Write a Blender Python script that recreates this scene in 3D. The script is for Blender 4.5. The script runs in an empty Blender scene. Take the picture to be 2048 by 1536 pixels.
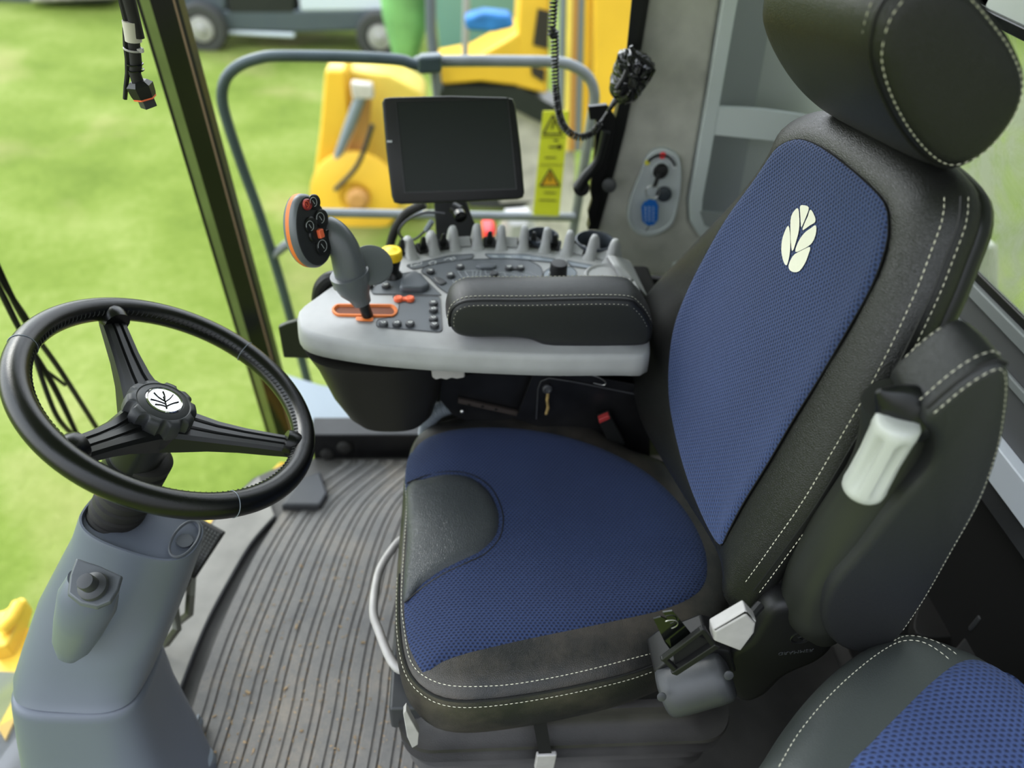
import bpy, bmesh, math, random
from mathutils import Vector as V, Matrix
R = math.radians
random.seed(7)
scene = bpy.context.scene
COL = scene.collection
# ------------------------------------------------------------ camera model (used for tracing real-world positions)
FPX = 1479.0; TH = R(40); PS = R(6); RO = R(4); CAM = V((0, 0, 1.47))
_f = V((math.sin(PS)*math.cos(TH), math.cos(PS)*math.cos(TH), -math.sin(TH)))
_r0 = V((math.cos(PS), -math.sin(PS), 0)); _u0 = _r0.cross(_f)
_r = _r0*math.cos(RO) + _u0*math.sin(RO); _u = _u0*math.cos(RO) - _r0*math.sin(RO)
def _ray(px, py): return _f + _r*((px-1024)/FPX) - _u*((py-768)/FPX)
def at(px, py, ax, v):
    d = _ray(px, py); i = 'xyz'.index(ax); return CAM + d*((v-CAM[i])/d[i])
def onp(px, py, P0, n):
    d = _ray(px, py); return CAM + d*((P0-CAM).dot(n)/d.dot(n))
# ------------------------------------------------------------ materials
MATS = {}
class NT:
    def __init__(s, name):
        s.m = bpy.data.materials.new(name); s.m.use_nodes = True; s.t = s.m.node_tree
        s.b = s.t.nodes['Principled BSDF']; s.out = s.t.nodes['Material Output']
    def n(s, typ, **kw):
        o = s.t.nodes.new(typ)
        for k, v in kw.items():
            if k in o.inputs: o.inputs[k].default_value = v
            else: setattr(o, k, v)
        return o
    def l(s, a, b): s.t.links.new(a, b)
    def coord(s, uv=False):
        return s.n('ShaderNodeTexCoord').outputs['UV' if uv else 'Object']
    def math(s, op, a, b=None):
        o = s.n('ShaderNodeMath'); o.operation = op
        for i, x in enumerate((a, b)):
            if x is None: continue
            if isinstance(x, (int, float)): o.inputs[i].default_value = x
            else: s.l(x, o.inputs[i])
        return o.outputs[0]
    def ramp(s, fac, stops):
        o = s.n('ShaderNodeValToRGB'); e = o.color_ramp.elements
        while len(e) < len(stops): e.new(.5)
        for q, (p, c) in zip(e, stops): q.position = p; q.color = (*c, 1)
        s.l(fac, o.inputs[0]); return o.outputs[0]
    def bump(s, h, strength, dist):
        o = s.n('ShaderNodeBump'); o.inputs['Strength'].default_value = strength; o.inputs['Distance'].default_value = dist
        s.l(h, o.inputs['Height']); s.l(o.outputs[0], s.b.inputs['Normal'])
def mat(name, col, rough=.5, metal=0., spec=.5, var=0., vscale=8., bump=0., bscale=200., bdist=.0005, coat=0., emit=0.):
    k = NT(name); b = k.b
    b.inputs['Roughness'].default_value = rough; b.inputs['Metallic'].default_value = metal
    b.inputs['Specular IOR Level'].default_value = spec; b.inputs['Coat Weight'].default_value = coat
    b.inputs['Base Color'].default_value = (*col, 1)
    if emit: b.inputs['Emission Color'].default_value = (*col, 1); b.inputs['Emission Strength'].default_value = emit
    if var:
        nz = k.n('ShaderNodeTexNoise', Scale=vscale, Detail=4.); k.l(k.coord(), nz.inputs['Vector'])
        c = k.ramp(nz.outputs['Fac'], [(.3, tuple(x*(1-var) for x in col)), (.7, tuple(min(1, x*(1+var)) for x in col))])
        k.l(c, b.inputs['Base Color'])
    if bump:
        nz = k.n('ShaderNodeTexNoise', Scale=bscale, Detail=3.); k.l(k.coord(), nz.inputs['Vector'])
        k.bump(nz.outputs['Fac'], bump, bdist)
    MATS[name] = k.m; return k.m
def leather(name, col, rough, grain=420., st=.5, dust=0.):
    k = NT(name); co = k.coord()
    v = k.n('ShaderNodeTexVoronoi', Scale=grain); v.feature = 'DISTANCE_TO_EDGE'; k.l(co, v.inputs['Vector'])
    nz = k.n('ShaderNodeTexNoise', Scale=60., Detail=5., Roughness=.6); k.l(co, nz.inputs['Vector'])
    e = k.ramp(v.outputs['Distance'], [(0, (0, 0, 0)), (.25, (1, 1, 1))])
    h = k.math('ADD', k.math('MULTIPLY', e, .5), k.math('MULTIPLY', nz.outputs['Fac'], .9))
    k.bump(h, st, .0007)
    n2 = k.n('ShaderNodeTexNoise', Scale=7., Detail=6., Roughness=.65); k.l(co, n2.inputs['Vector'])
    stops = [(.42, col), (.75, tuple(a*(1-dust)+d*dust for a, d in zip(col, (.17, .14, .11))))]
    k.l(k.ramp(n2.outputs['Fac'], stops), k.b.inputs['Base Color'])
    k.b.inputs['Roughness'].default_value = rough; k.b.inputs['Specular IOR Level'].default_value = .6
    MATS[name] = k.m; return k.m
def knit(name, dark, light, cell=.0068, stren=1.0):
    # knitted spacer fabric: rows of small oval holes on a triangular lattice, in the UV metres of the panel
    k = NT(name); uv = k.coord(True)
    sep = k.n('ShaderNodeSeparateXYZ'); k.l(uv, sep.inputs[0])
    y = k.math('MULTIPLY', sep.outputs['Y'], 1/(cell*.62)); row = k.math('FLOOR', y)
    x = k.math('ADD', k.math('MULTIPLY', sep.outputs['X'], 1/cell), k.math('MULTIPLY', row, .5))
    fx = k.math('SUBTRACT', k.math('FRACT', x), .5); fy = k.math('SUBTRACT', k.math('FRACT', y), .5)
    d = k.math('SQRT', k.math('ADD', k.math('MULTIPLY', k.math('MULTIPLY', fx, fx), 1.1), k.math('MULTIPLY', k.math('MULTIPLY', fy, fy), 1.0)))
    c = k.ramp(d, [(.14, dark), (.42, light), (.7, light)])
    nz = k.n('ShaderNodeTexNoise', Scale=5., Detail=3.); k.l(k.coord(), nz.inputs['Vector'])
    mx = k.n('ShaderNodeMix'); mx.data_type = 'RGBA'; mx.blend_type = 'MULTIPLY'; mx.inputs[0].default_value = 1
    k.l(c, mx.inputs[6]); k.l(k.ramp(nz.outputs['Fac'], [(.3, (.8, .8, .84)), (.7, (1.1, 1.1, 1.1))]), mx.inputs[7])
    k.l(mx.outputs[2], k.b.inputs['Base Color'])
    k.bump(k.ramp(d, [(.1, (0, 0, 0)), (.45, (1, 1, 1))]), stren, .0012)
    k.b.inputs['Roughness'].default_value = .75; k.b.inputs['Sheen Weight'].default_value = .25
    k.b.inputs['Sheen Roughness'].default_value = .5; k.b.inputs['Sheen Tint'].default_value = (.5, .6, 1, 1)
    MATS[name] = k.m; return k.m
M = {}
M['leather'] = leather('black_leather', (.014, .0145, .014), .36)
M['leather_dusty'] = leather('dusty_black_leather', (.018, .018, .018), .40, dust=.45)
M['leather_grey'] = leather('slate_leather', (.055, .060, .066), .36, grain=330., st=.8)  # slate leather, base lifted to carry the far window's reflection
M['leather_pass'] = leather('passenger_leather', (.060, .067, .066), .45, st=.35)
M['leather_arm'] = leather('armrest_leather', (.022, .023, .025), .42, grain=600., st=.4)
M['leather_rim'] = leather('rim_leather', (.004, .0045, .0045), .26, grain=500., st=.15)
M['knit'] = knit('blue_knit', (.004, .008, .028), (.021, .040, .108))
M['knit_pass'] = knit('blue_knit_passenger', (.008, .015, .055), (.052, .082, .20), cell=.0088)
M['thread'] = mat('thread', (.62, .60, .50), .8)
M['black'] = mat('black_plastic', (.012, .012, .013), .45, bump=.3, bscale=900.)
M['black_gloss'] = mat('black_gloss', (.006, .007, .007), .12)
M['black_satin'] = mat('black_satin', (.014, .015, .015), .3)
M['black_metal'] = mat('black_metal', (.010, .010, .011), .35, var=.4, vscale=20)
M['void'] = mat('black_fabric_void', (.006, .006, .006), .9)  # black cloth; also stands in for unlit voids behind panels
M['charcoal'] = mat('charcoal_plastic', (.055, .057, .062), .45, bump=.25, bscale=900., var=.15)
M['rubber'] = mat('rubber', (.022, .021, .020), .65, bump=.3, bscale=400., var=.3, vscale=12)
M['dusty_rubber'] = mat('dusty_rubber', (.045, .042, .040), .5, bump=.6, bscale=700., var=.4, vscale=9)
M['pedestal'] = mat('pedestal_plastic', (.135, .150, .182), .34, bump=.12, bscale=1200.)
M['pedestal_dark'] = mat('pedestal_dark', (.10, .108, .12), .5, bump=.12, bscale=1200.)
M['console'] = mat('console_plastic', (.355, .355, .36), .55, bump=.2, bscale=900., var=.06, vscale=25)
M['console_dark'] = mat('console_panel', (.105, .115, .128), .45)
M['label_grey'] = mat('label_grey', (.21, .235, .265), .4)
M['palm'] = mat('palm_grey', (.10, .11, .125), .5)
M['light_grey'] = mat('light_grey_plastic', (.38, .365, .36), .5, var=.08, vscale=40)
M['pale_grip'] = mat('pale_grip', (.43, .44, .42), .4)
M['orange'] = mat('orange_plastic', (.62, .19, .045), .5)
M['orange_b'] = mat('orange_rubber', (.78, .17, .075), .5)
M['red_b'] = mat('red_button', (.32, .04, .04), .4)
M['yellow_b'] = mat('yellow_knob', (.86, .62, .02), .35)
M['white'] = mat('white_print', (.78, .79, .78), .6)
M['grey_print'] = mat('grey_print', (.45, .47, .49), .6)
M['chrome'] = mat('chrome', (.75, .76, .78), .12, metal=1)
M['steel'] = mat('steel', (.55, .55, .53), .35, metal=1)
M['joy'] = mat('lever_plastic', (.12, .13, .14), .34)
M['joy_dark'] = mat('lever_dark', (.03, .032, .034), .4)
M['screen'] = mat('screen_glass', (.020, .025, .022), .3, spec=.25)
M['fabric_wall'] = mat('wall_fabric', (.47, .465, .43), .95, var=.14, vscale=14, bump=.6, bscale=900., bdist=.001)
M['pocket'] = mat('pocket_plastic', (.26, .28, .285), .6)
M['pocket_in'] = mat('pocket_inner', (.40, .43, .41), .7)
M['trim_light'] = mat('trim_light', (.56, .60, .61), .5)
M['cup'] = mat('cup_plastic', (.045, .055, .07), .4)
M['ign'] = mat('ignition_plate', (.52, .55, .57), .5)
M['tag_blue'] = mat('tag_blue', (.02, .16, .52), .4)
M['grey_wall'] = mat('rear_wall_plastic', (.13, .135, .14), .6)
M['alu'] = mat('pale_alu', (.62, .66, .72), .4)
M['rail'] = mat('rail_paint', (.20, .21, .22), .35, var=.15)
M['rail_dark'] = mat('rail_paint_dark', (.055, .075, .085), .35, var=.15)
M['tan'] = mat('tan_seal', (.30, .21, .14), .5)
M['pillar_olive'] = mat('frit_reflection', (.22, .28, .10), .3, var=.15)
M['yellow'] = mat('yellow_paint', (.78, .49, .06), .35, var=.06, vscale=2)
M['yellow_pale'] = mat('yellow_pale', (.85, .66, .16), .5, var=.12, vscale=2)
M['decal'] = mat('decal_yellow', (.66, .66, .05), .5)
M['platform'] = mat('platform_grey', (.20, .23, .26), .5)
M['tyre'] = mat('tyre', (.075, .075, .075), .8)
M['truck_grey'] = mat('truck_grey', (.10, .12, .14), .5)
M['truck_white'] = mat('truck_white', (.62, .66, .74), .4)
M['tree_green'] = mat('green_tarp', (.16, .34, .14), .7, var=.3, vscale=3)
M['blue'] = mat('blue_tarp', (.03, .16, .38), .6, var=.3)
M['teal'] = mat('teal_paint', (.16, .32, .30), .5)
M['red'] = mat('red_paint', (.80, .05, .06), .5)
M['skin_grey'] = mat('pale_concrete', (.50, .46, .42), .9, var=.2)
M['brown'] = mat('orange_brown', (.50, .27, .09), .6)
M['chip'] = mat('chaff', (.34, .25, .15), .9, var=.4, vscale=60)
M['tape'] = mat('white_tape', (.55, .52, .46), .7)
M['foil'] = mat('plastic_wrap', (.010, .010, .012), .08, spec=.8, bump=1., bscale=50., bdist=.006)
def glass_mat():
    k = NT('clear_glass'); t = k.n('ShaderNodeBsdfTransparent'); t.inputs[0].default_value = (.97, .985, .97, 1)
    g = k.n('ShaderNodeBsdfGlossy', Roughness=.03); g.inputs[0].default_value = (1, 1, 1, 1)
    f = k.n("ShaderNodeFresnel", IOR=1.25); mx = k.n('ShaderNodeMixShader')
    k.l(k.math('MULTIPLY', f.outputs[0], .6), mx.inputs[0]); k.l(t.outputs[0], mx.inputs[1]); k.l(g.outputs[0], mx.inputs[2]); k.l(mx.outputs[0], k.out.inputs[0]); return k.m
M['glass'] = glass_mat()
def dirty_glass():
    k = NT('muddy_glass'); t = k.n('ShaderNodeBsdfTransparent'); t.inputs[0].default_value = (.75, .78, .72, 1)
    d = k.n('ShaderNodeBsdfDiffuse'); co = k.coord()
    nz = k.n('ShaderNodeTexNoise', Scale=9., Detail=5., Roughness=.6, Distortion=.8); k.l(co, nz.inputs['Vector'])
    k.l(k.ramp(nz.outputs['Fac'], [(.35, (.36, .42, .25)), (.6, (.46, .46, .43))]), d.inputs[0])
    tl = k.n('ShaderNodeBsdfTranslucent'); tl.inputs[0].default_value = (.42, .46, .34, 1)
    m1 = k.n('ShaderNodeMixShader'); m1.inputs[0].default_value = .5; k.l(d.outputs[0], m1.inputs[1]); k.l(tl.outputs[0], m1.inputs[2])
    mx = k.n('ShaderNodeMixShader'); k.l(k.ramp(nz.outputs['Fac'], [(.4, (.35,)*3), (.62, (.85,)*3)]), mx.inputs[0])
    k.l(t.outputs[0], mx.inputs[1]); k.l(m1.outputs[0], mx.inputs[2]); k.l(mx.outputs[0], k.out.inputs[0]); return k.m
M['muddy'] = dirty_glass()
def grass_mat():
    k = NT('grass'); co = k.coord()
    a = k.n('ShaderNodeTexNoise', Scale=.9, Detail=4.); b = k.n('ShaderNodeTexNoise', Scale=14., Detail=6., Roughness=.75); c = k.n('ShaderNodeTexNoise', Scale=.55, Detail=3.)
    for q in (a, b, c): k.l(co, q.inputs['Vector'])
    s = k.math('ADD', k.math('MULTIPLY', a.outputs['Fac'], .6), k.math('MULTIPLY', b.outputs['Fac'], .4))
    g = k.ramp(s, [(.3, (.115, .165, .030)), (.5, (.19, .245, .055)), (.68, (.28, .32, .11))])
    w = k.ramp(c.outputs['Fac'], [(.58, (0, 0, 0)), (.75, (1, 1, 1))])
    mx = k.n('ShaderNodeMix'); mx.data_type = 'RGBA'
    k.l(k.math('MULTIPLY', w, .55), mx.inputs[0]); k.l(g, mx.inputs[6]); mx.inputs[7].default_value = (.42, .36, .20, 1)
    k.l(mx.outputs[2], k.b.inputs['Base Color']); k.b.inputs['Roughness'].default_value = .9
    k.b.inputs['Specular IOR Level'].default_value = .1; k.bump(b.outputs['Fac'], .6, .08); return k.m
M['grass'] = grass_mat()
def mat_mat():   # ribbed rubber mat: dirt in the grooves (low parts) and dusty wear
    k = NT('ribbed_mat'); co = k.coord(); sep = k.n('ShaderNodeSeparateXYZ'); k.l(co, sep.inputs[0])
    n1 = k.n('ShaderNodeTexNoise', Scale=5., Detail=6., Roughness=.65); n2 = k.n('ShaderNodeTexNoise', Scale=90., Detail=5., Roughness=.8); n3 = k.n('ShaderNodeTexNoise', Scale=300., Detail=2.)
    for q in (n1, n2, n3): k.l(co, q.inputs['Vector'])
    base = k.ramp(k.math('ADD', k.math('MULTIPLY', n1.outputs['Fac'], .7), k.math('MULTIPLY', n2.outputs['Fac'], .3)), [(.35, (.115, .114, .114)), (.5, (.165, .158, .15)), (.7, (.27, .235, .195))])
    dirt = k.ramp(n2.outputs['Fac'], [(.35, (.13, .10, .08)), (.65, (.38, .30, .21))])
    # more dirt toward the seat (low y, high x)
    g = k.math('ADD', k.math('MULTIPLY', sep.outputs['X'], 1.3), k.math('MULTIPLY', sep.outputs['Y'], -1.6))
    low = k.ramp(k.math('MULTIPLY', sep.outputs['Z'], 100.), [(.25, (1, 1, 1)), (.75, (0, 0, 0))])
    amt = k.math('MULTIPLY', low, k.ramp(k.math('ADD', g, k.math('MULTIPLY', n1.outputs['Fac'], .5)), [(-.0, (.25,)*3), (.25, (.95,)*3)]))
    mx = k.n('ShaderNodeMix'); mx.data_type = 'RGBA'; k.l(amt, mx.inputs[0]); k.l(base, mx.inputs[6]); k.l(dirt, mx.inputs[7])
    k.l(mx.outputs[2], k.b.inputs['Base Color']); k.b.inputs['Roughness'].default_value = .6
    k.bump(n3.outputs['Fac'], .4, .001); return k.m
M['mat'] = mat_mat()
# ------------------------------------------------------------ scene graph helpers
LOC = {}
def thing(name, label, cat, loc, group=None):
    o = bpy.data.objects.new(name, None); o.empty_display_size = .05; COL.objects.link(o)
    o.location = loc; o['label'] = label; o['category'] = cat
    if group: o['group'] = group
    LOC[o.name] = V(loc); return o
def rootloc(p):
    while p is not None and p.parent: p = p.parent
    return LOC.get(p.name, V((0, 0, 0))) if p is not None else V((0, 0, 0))
def mk(name, geo, material=None, parent=None, smooth=True, sharp=35, bevel=0., uvs=None, solid=0., seg=2):
    """geo: (verts, faces) or a list of ((verts, faces), material)."""
    parts = geo if isinstance(geo, list) else [(geo, material)]
    vs, fs, mi, ms = [], [], [], []
    for (v, f), m in parts:
        if m not in ms: ms.append(m)
        b = len(vs); vs += [V(p) for p in v]; fs += [tuple(b+i for i in q) for q in f]; mi += [ms.index(m)]*len(f)
    L = rootloc(parent)
    me = bpy.data.meshes.new(name); me.from_pydata([p-L for p in vs], [], fs); 
    for m in ms: me.materials.append(m)
    me.polygons.foreach_set('material_index', mi)
    if uvs:
        ul = me.uv_layers.new(name='UVMap')
        for lp in me.loops: ul.data[lp.index].uv = uvs[lp.vertex_index]
    bm = bmesh.new(); bm.from_mesh(me); bmesh.ops.recalc_face_normals(bm, faces=bm.faces); bm.to_mesh(me); bm.free()
    if smooth:
        me.polygons.foreach_set('use_smooth', [True]*len(me.polygons))
        if not bevel: me.set_sharp_from_angle(angle=R(sharp))
    o = bpy.data.objects.new(name, me); COL.objects.link(o)
    if parent is not None: o.parent = parent
    if solid:
        s = o.modifiers.new('s', 'SOLIDIFY'); s.thickness = solid; s.offset = -1
    if bevel:
        b = o.modifiers.new('b', 'BEVEL'); b.width = bevel; b.segments = seg; b.limit_method = 'ANGLE'; b.angle_limit = R(30); b.harden_normals = True
    return o
def solo(name, label, cat, geo, material=None, group=None, **kw):
    o = mk(name, geo, material, None, **kw); o['label'] = label; o['category'] = cat
    if group: o['group'] = group
    return o
def struct(name, geo, material=None, **kw):
    o = mk(name, geo, material, None, **kw); o['kind'] = 'structure'; return o
def merge(*gs):
    vs, fs = [], []
    for v, f in gs:
        b = len(vs); vs += list(v); fs += [tuple(b+i for i in q) for q in f]
    return vs, fs
# ------------------------------------------------------------ geometry
def cat(pts, n, closed=True):
    """Catmull-Rom resample to n points, evenly by arc length."""
    P = [V(p) for p in pts]; N = len(P); out = []; segs = N if closed else N-1; K = 12
    for i in range(segs):
        if closed: a, b, c, d = P[i-1], P[i], P[(i+1) % N], P[(i+2) % N]
        else: a, b, c, d = P[max(i-1, 0)], P[i], P[i+1], P[min(i+2, N-1)]
        for k in range(K):
            t = k/K; out.append(.5*((2*b)+(c-a)*t+(2*a-5*b+4*c-d)*t*t+(-a+3*b-3*c+d)*t**3))
    if closed: out.append(out[0].copy())
    else: out.append(P[-1].copy())
    L = [0]
    for i in range(1, len(out)): L.append(L[-1]+(out[i]-out[i-1]).length)
    res = []; j = 0; m = n if closed else n-1
    for k in range(n):
        s = L[-1]*k/m
        while j < len(L)-2 and L[j+1] < s: j += 1
        d = L[j+1]-L[j]; t = 0 if d < 1e-9 else (s-L[j])/d
        res.append(out[j].lerp(out[j+1], min(max(t, 0), 1)))
    return res
def box(x0, x1, y0, y1, z0, z1):
    v = [(x, y, z) for z in (z0, z1) for y in (y0, y1) for x in (x0, x1)]
    return v, [(0, 2, 3, 1), (4, 5, 7, 6), (0, 1, 5, 4), (2, 6, 7, 3), (0, 4, 6, 2), (1, 3, 7, 5)]
def obox(c, ax, ay, az, sx, sy, sz):
    c = V(c); ax, ay, az = V(ax).normalized(), V(ay).normalized(), V(az).normalized()
    v = [c+ax*(i*sx/2)+ay*(j*sy/2)+az*(k*sz/2) for k in (-1, 1) for j in (-1, 1) for i in (-1, 1)]
    return v, [(0, 2, 3, 1), (4, 5, 7, 6), (0, 1, 5, 4), (2, 6, 7, 3), (0, 4, 6, 2), (1, 3, 7, 5)]
def loft(rings, cap0=True, cap1=True, closed=False):
    n = len(rings[0]); vs = [p for r in rings for p in r]; fs = []
    m = len(rings)
    for i in range(m if closed else m-1):
        a, b = i*n, ((i+1) % m)*n
        for k in range(n): fs.append((a+k, a+(k+1) % n, b+(k+1) % n, b+k))
    if not closed:
        if cap0: fs.append(tuple(reversed(range(n))))
        if cap1: fs.append(tuple(range((m-1)*n, m*n)))
    return vs, fs
def frame(d):
    d = V(d).normalized(); a = V((0, 0, 1)) if abs(d.z) < .9 else V((1, 0, 0))
    x = a.cross(d).normalized(); return x, d.cross(x).normalized(), d
def tube(pts, r, seg=10, closed=False, smooth=0, sq=None):
    """r radius or list; sq=(a,b) elliptic factors"""
    if smooth: 
        rr = r if isinstance(r, (list, tuple)) else None
        if rr: q = cat([(p[0], p[1], p[2]) for p in pts], smooth, closed); t = [k*(len(rr)-1)/(smooth-1) for k in range(smooth)]; r = [rr[int(a)]*(1-a % 1)+rr[min(int(a)+1, len(rr)-1)]*(a % 1) for a in t]; pts = q
        else: pts = cat(pts, smooth, closed)
    P = [V(p) for p in pts]; n = len(P); rings = []; prev = None
    for i, p in enumerate(P):
        d = (P[(i+1) % n]-P[i-1]) if closed else (P[min(i+1, n-1)]-P[max(i-1, 0)])
        d.normalize()
        if prev is None: x, y, _ = frame(d)
        else:
            x = (prev-d*prev.dot(d)).normalized(); y = d.cross(x)
        prev = x; ri = r[i] if isinstance(r, (list, tuple)) else r
        a, b = sq or (1, 1)
        rings.append([p+x*(ri*a*math.cos(2*math.pi*k/seg))+y*(ri*b*math.sin(2*math.pi*k/seg)) for k in range(seg)])
    return loft(rings, closed=closed)
def lathe(c, axis, prof, seg=32, lobes=0, depth=0.):
    """prof: list of (radius, height along axis)"""
    c = V(c); x, y, d = frame(axis); rings = []
    for (r, h) in prof:
        ring = []
        for k in range(seg):
            a = 2*math.pi*k/seg; q = r
            if lobes: q = r - depth*max(0, math.cos(a*lobes))**1.5 if isinstance(depth, float) else r
            ring.append(c+d*h+x*(q*math.cos(a))+y*(q*math.sin(a)))
        rings.append(ring)
    return loft(rings)
def offset2(P, d):
    """offset closed 2D outline outward by d (P: list of 2D/3D vectors, uses x,y)."""
    n = len(P); A = sum(P[i][0]*P[(i+1) % n][1]-P[(i+1) % n][0]*P[i][1] for i in range(n)); s = 1 if A > 0 else -1
    out = []
    for i in range(n):
        t = V((P[(i+1) % n][0]-P[i-1][0], P[(i+1) % n][1]-P[i-1][1])); t.normalize()
        out.append(V((P[i][0]+s*t.y*d, P[i][1]-s*t.x*d)))
    return out
def distto(P):
    n = len(P); S = [(P[i][0], P[i][1], P[(i+1) % n][0]-P[i][0], P[(i+1) % n][1]-P[i][1]) for i in range(n)]
    S = [(a, b, c, d, max(c*c+d*d, 1e-12)) for a, b, c, d in S]
    def f(x, y):
        m = 9.
        for a, b, c, d, l in S:
            t = ((x-a)*c+(y-b)*d)/l; t = 0 if t < 0 else 1 if t > 1 else t
            q = (x-a-c*t)**2+(y-b-d*t)**2
            if q < m: m = q
        return math.sqrt(m)
    return f
def patch(outline, S, n=96, lift=.003, edge=.008, sink=.002, ts=None, center=None):
    """pillow-like panel on the surface S(a,b,off) inside the outline; returns geometry and uvs"""
    P = cat([(p[0], p[1], 0) for p in outline], n) if n else [V((p[0], p[1], 0)) for p in outline]
    n = len(P); c = center or (sum(p.x for p in P)/n, sum(p.y for p in P)/n)
    ts = ts or [0, .006, .015, .03, .06, .1, .16, .23, .31, .4, .5, .6, .7, .8, .9]
    vs, uv, fs = [], [], []
    for t in ts:
        for p in P:
            a = p.x+(c[0]-p.x)*t; b = p.y+(c[1]-p.y)*t; d = math.hypot(a-p.x, b-p.y)
            vs.append(S(a, b, -sink+(lift+sink)*(1-math.exp(-d/edge)) if edge else lift)); uv.append((a, b))
    vs.append(S(c[0], c[1], lift)); uv.append(c)
    for i in range(len(ts)-1):
        for k in range(n): fs.append((i*n+k, i*n+(k+1) % n, (i+1)*n+(k+1) % n, (i+1)*n+k))
    i = len(ts)-1
    for k in range(n): fs.append((i*n+k, i*n+(k+1) % n, len(vs)-1))
    return (vs, fs), uv
def body(P, S, sides, ts=None, center=None, cap=True):
    """closed cushion: top filled on S inside outline P, sides = [(outset, off)]"""
    n = len(P); c = center or (sum(p[0] for p in P)/n, sum(p[1] for p in P)/n)
    ts = ts or [0, .01, .025, .045, .07, .1, .14, .19, .25, .32, .4, .5, .6, .7, .8, .9]
    rings = []
    for o, off in reversed(sides):
        q = offset2(P, o); rings.append([S(a.x, a.y, off) for a in q])
    for t in ts: rings.append([S(p[0]+(c[0]-p[0])*t, p[1]+(c[1]-p[1])*t, 0) for p in P])
    vs = [p for r in rings for p in r]; fs = []
    for i in range(len(rings)-1):
        for k in range(n): fs.append((i*n+k, i*n+(k+1) % n, (i+1)*n+(k+1) % n, (i+1)*n+k))
    vs.append(S(c[0], c[1], 0)); i = len(rings)-1
    for k in range(n): fs.append((i*n+k, i*n+(k+1) % n, len(vs)-1))
    if cap: fs.append(tuple(reversed(range(n))))
    return vs, fs
def stitch(pts, dash=.0048, gap=.0024, r=.0006, closed=False):
    P = [V(p) for p in pts]; L = [0]
    if closed: P.append(P[0])
    for i in range(1, len(P)): L.append(L[-1]+(P[i]-P[i-1]).length)
    def pos(s):
        lo, hi = 0, len(L)-1
        while hi-lo > 1:
            m = (lo+hi)//2
            if L[m] <= s: lo = m
            else: hi = m
        return P[lo].lerp(P[hi], (s-L[lo])/max(L[hi]-L[lo], 1e-9))
    gs = []; s = 0
    while s+dash < L[-1]:
        a, b = pos(s), pos(s+dash); x, y, d = frame(b-a)
        r1 = [a+(x*math.cos(k*math.pi/2)+y*math.sin(k*math.pi/2))*r*.4 for k in range(4)]
        m = (a+b)/2; r2 = [m+(x*math.cos(k*math.pi/2)+y*math.sin(k*math.pi/2))*r*1.15 for k in range(4)]
        r3 = [b+(x*math.cos(k*math.pi/2)+y*math.sin(k*math.pi/2))*r*.4 for k in range(4)]
        gs.append(loft([r1, r2, r3])); s += dash+gap
    return merge(*gs)
def prism(pts3, dvec, inset=0.):
    a = [V(p) for p in pts3]; b = [p+V(dvec) for p in a]; return loft([a, b])
def disc(c, n, r, h, seg=24, rim=.15):
    return lathe(c, n, [(r, 0), (r, h*(1-rim)), (r*(1-rim*.6), h)], seg)
def ribbon(pts, w, nrm, h=.0006):
    """flat line drawn on a surface"""
    P = [V(p) for p in pts]; n = V(nrm).normalized(); g = []
    for a, b in zip(P[:-1], P[1:]):
        d = (b-a); L = d.length
        if L < 1e-6: continue
        g.append(obox((a+b)/2+n*h/2, d, n.cross(d), n, L+w*.6, w, h))
    return merge(*g)
WORLD = 2.0; SUN = 1.4; EXPO = 0.28; GAM = .84
# ============================================================ OPERATOR SEAT
seat = thing('operator_seat', 'blue and black leather operator seat with leaf emblem, headrest and folded up armrest', 'seat', (.2, .79, .02))
Z0 = .485
cz = lambda L: [tuple(at(px, py, 'z', .485))[:2] for px, py in L]
CO = [(818, 1330), (850, 1372), (905, 1394), (1000, 1391), (1150, 1366), (1290, 1330), (1400, 1275), (1450, 1200), (1462, 1110), (1440, 1040), (1395, 975),
      (1330, 925), (1255, 897), (1215, 872), (1180, 846), (1130, 829), (1060, 822), (960, 829), (885, 843), (848, 862), (830, 885), (819, 935), (813, 1010), (806, 1100), (802, 1180), (804, 1260)]
P = cat([(a, b, 0) for a, b in cz(CO)], 130); P = [(p.x, p.y) for p in P]
dC = distto(P)
def cush_h(x, y):
    d = dC(x, y); e = 1-math.exp(-d/.020)
    dish = .012*math.exp(-(((x-.22)/.14)**2+((y-.78)/.13)**2))
    front = -.018*max(0, (-x+.03)/.11)**2
    return Z0+.020*e-dish*e+front*e
def SC(x, y, off): return V((x, y, cush_h(x, y)+off))
sides = [(.003, -.004), (.007, -.014), (.010, -.030), (.011, -.050), (.009, -.075), (.003, -.098), (-.010, -.112), (-.03, -.118)]
def SCs(x, y, off): return V((x, y, (Z0+off) if off < 0 else cush_h(x, y)))
mk('seat_cushion', body(P, SCs, sides), M['leather_dusty'], seat, sharp=60)
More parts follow.
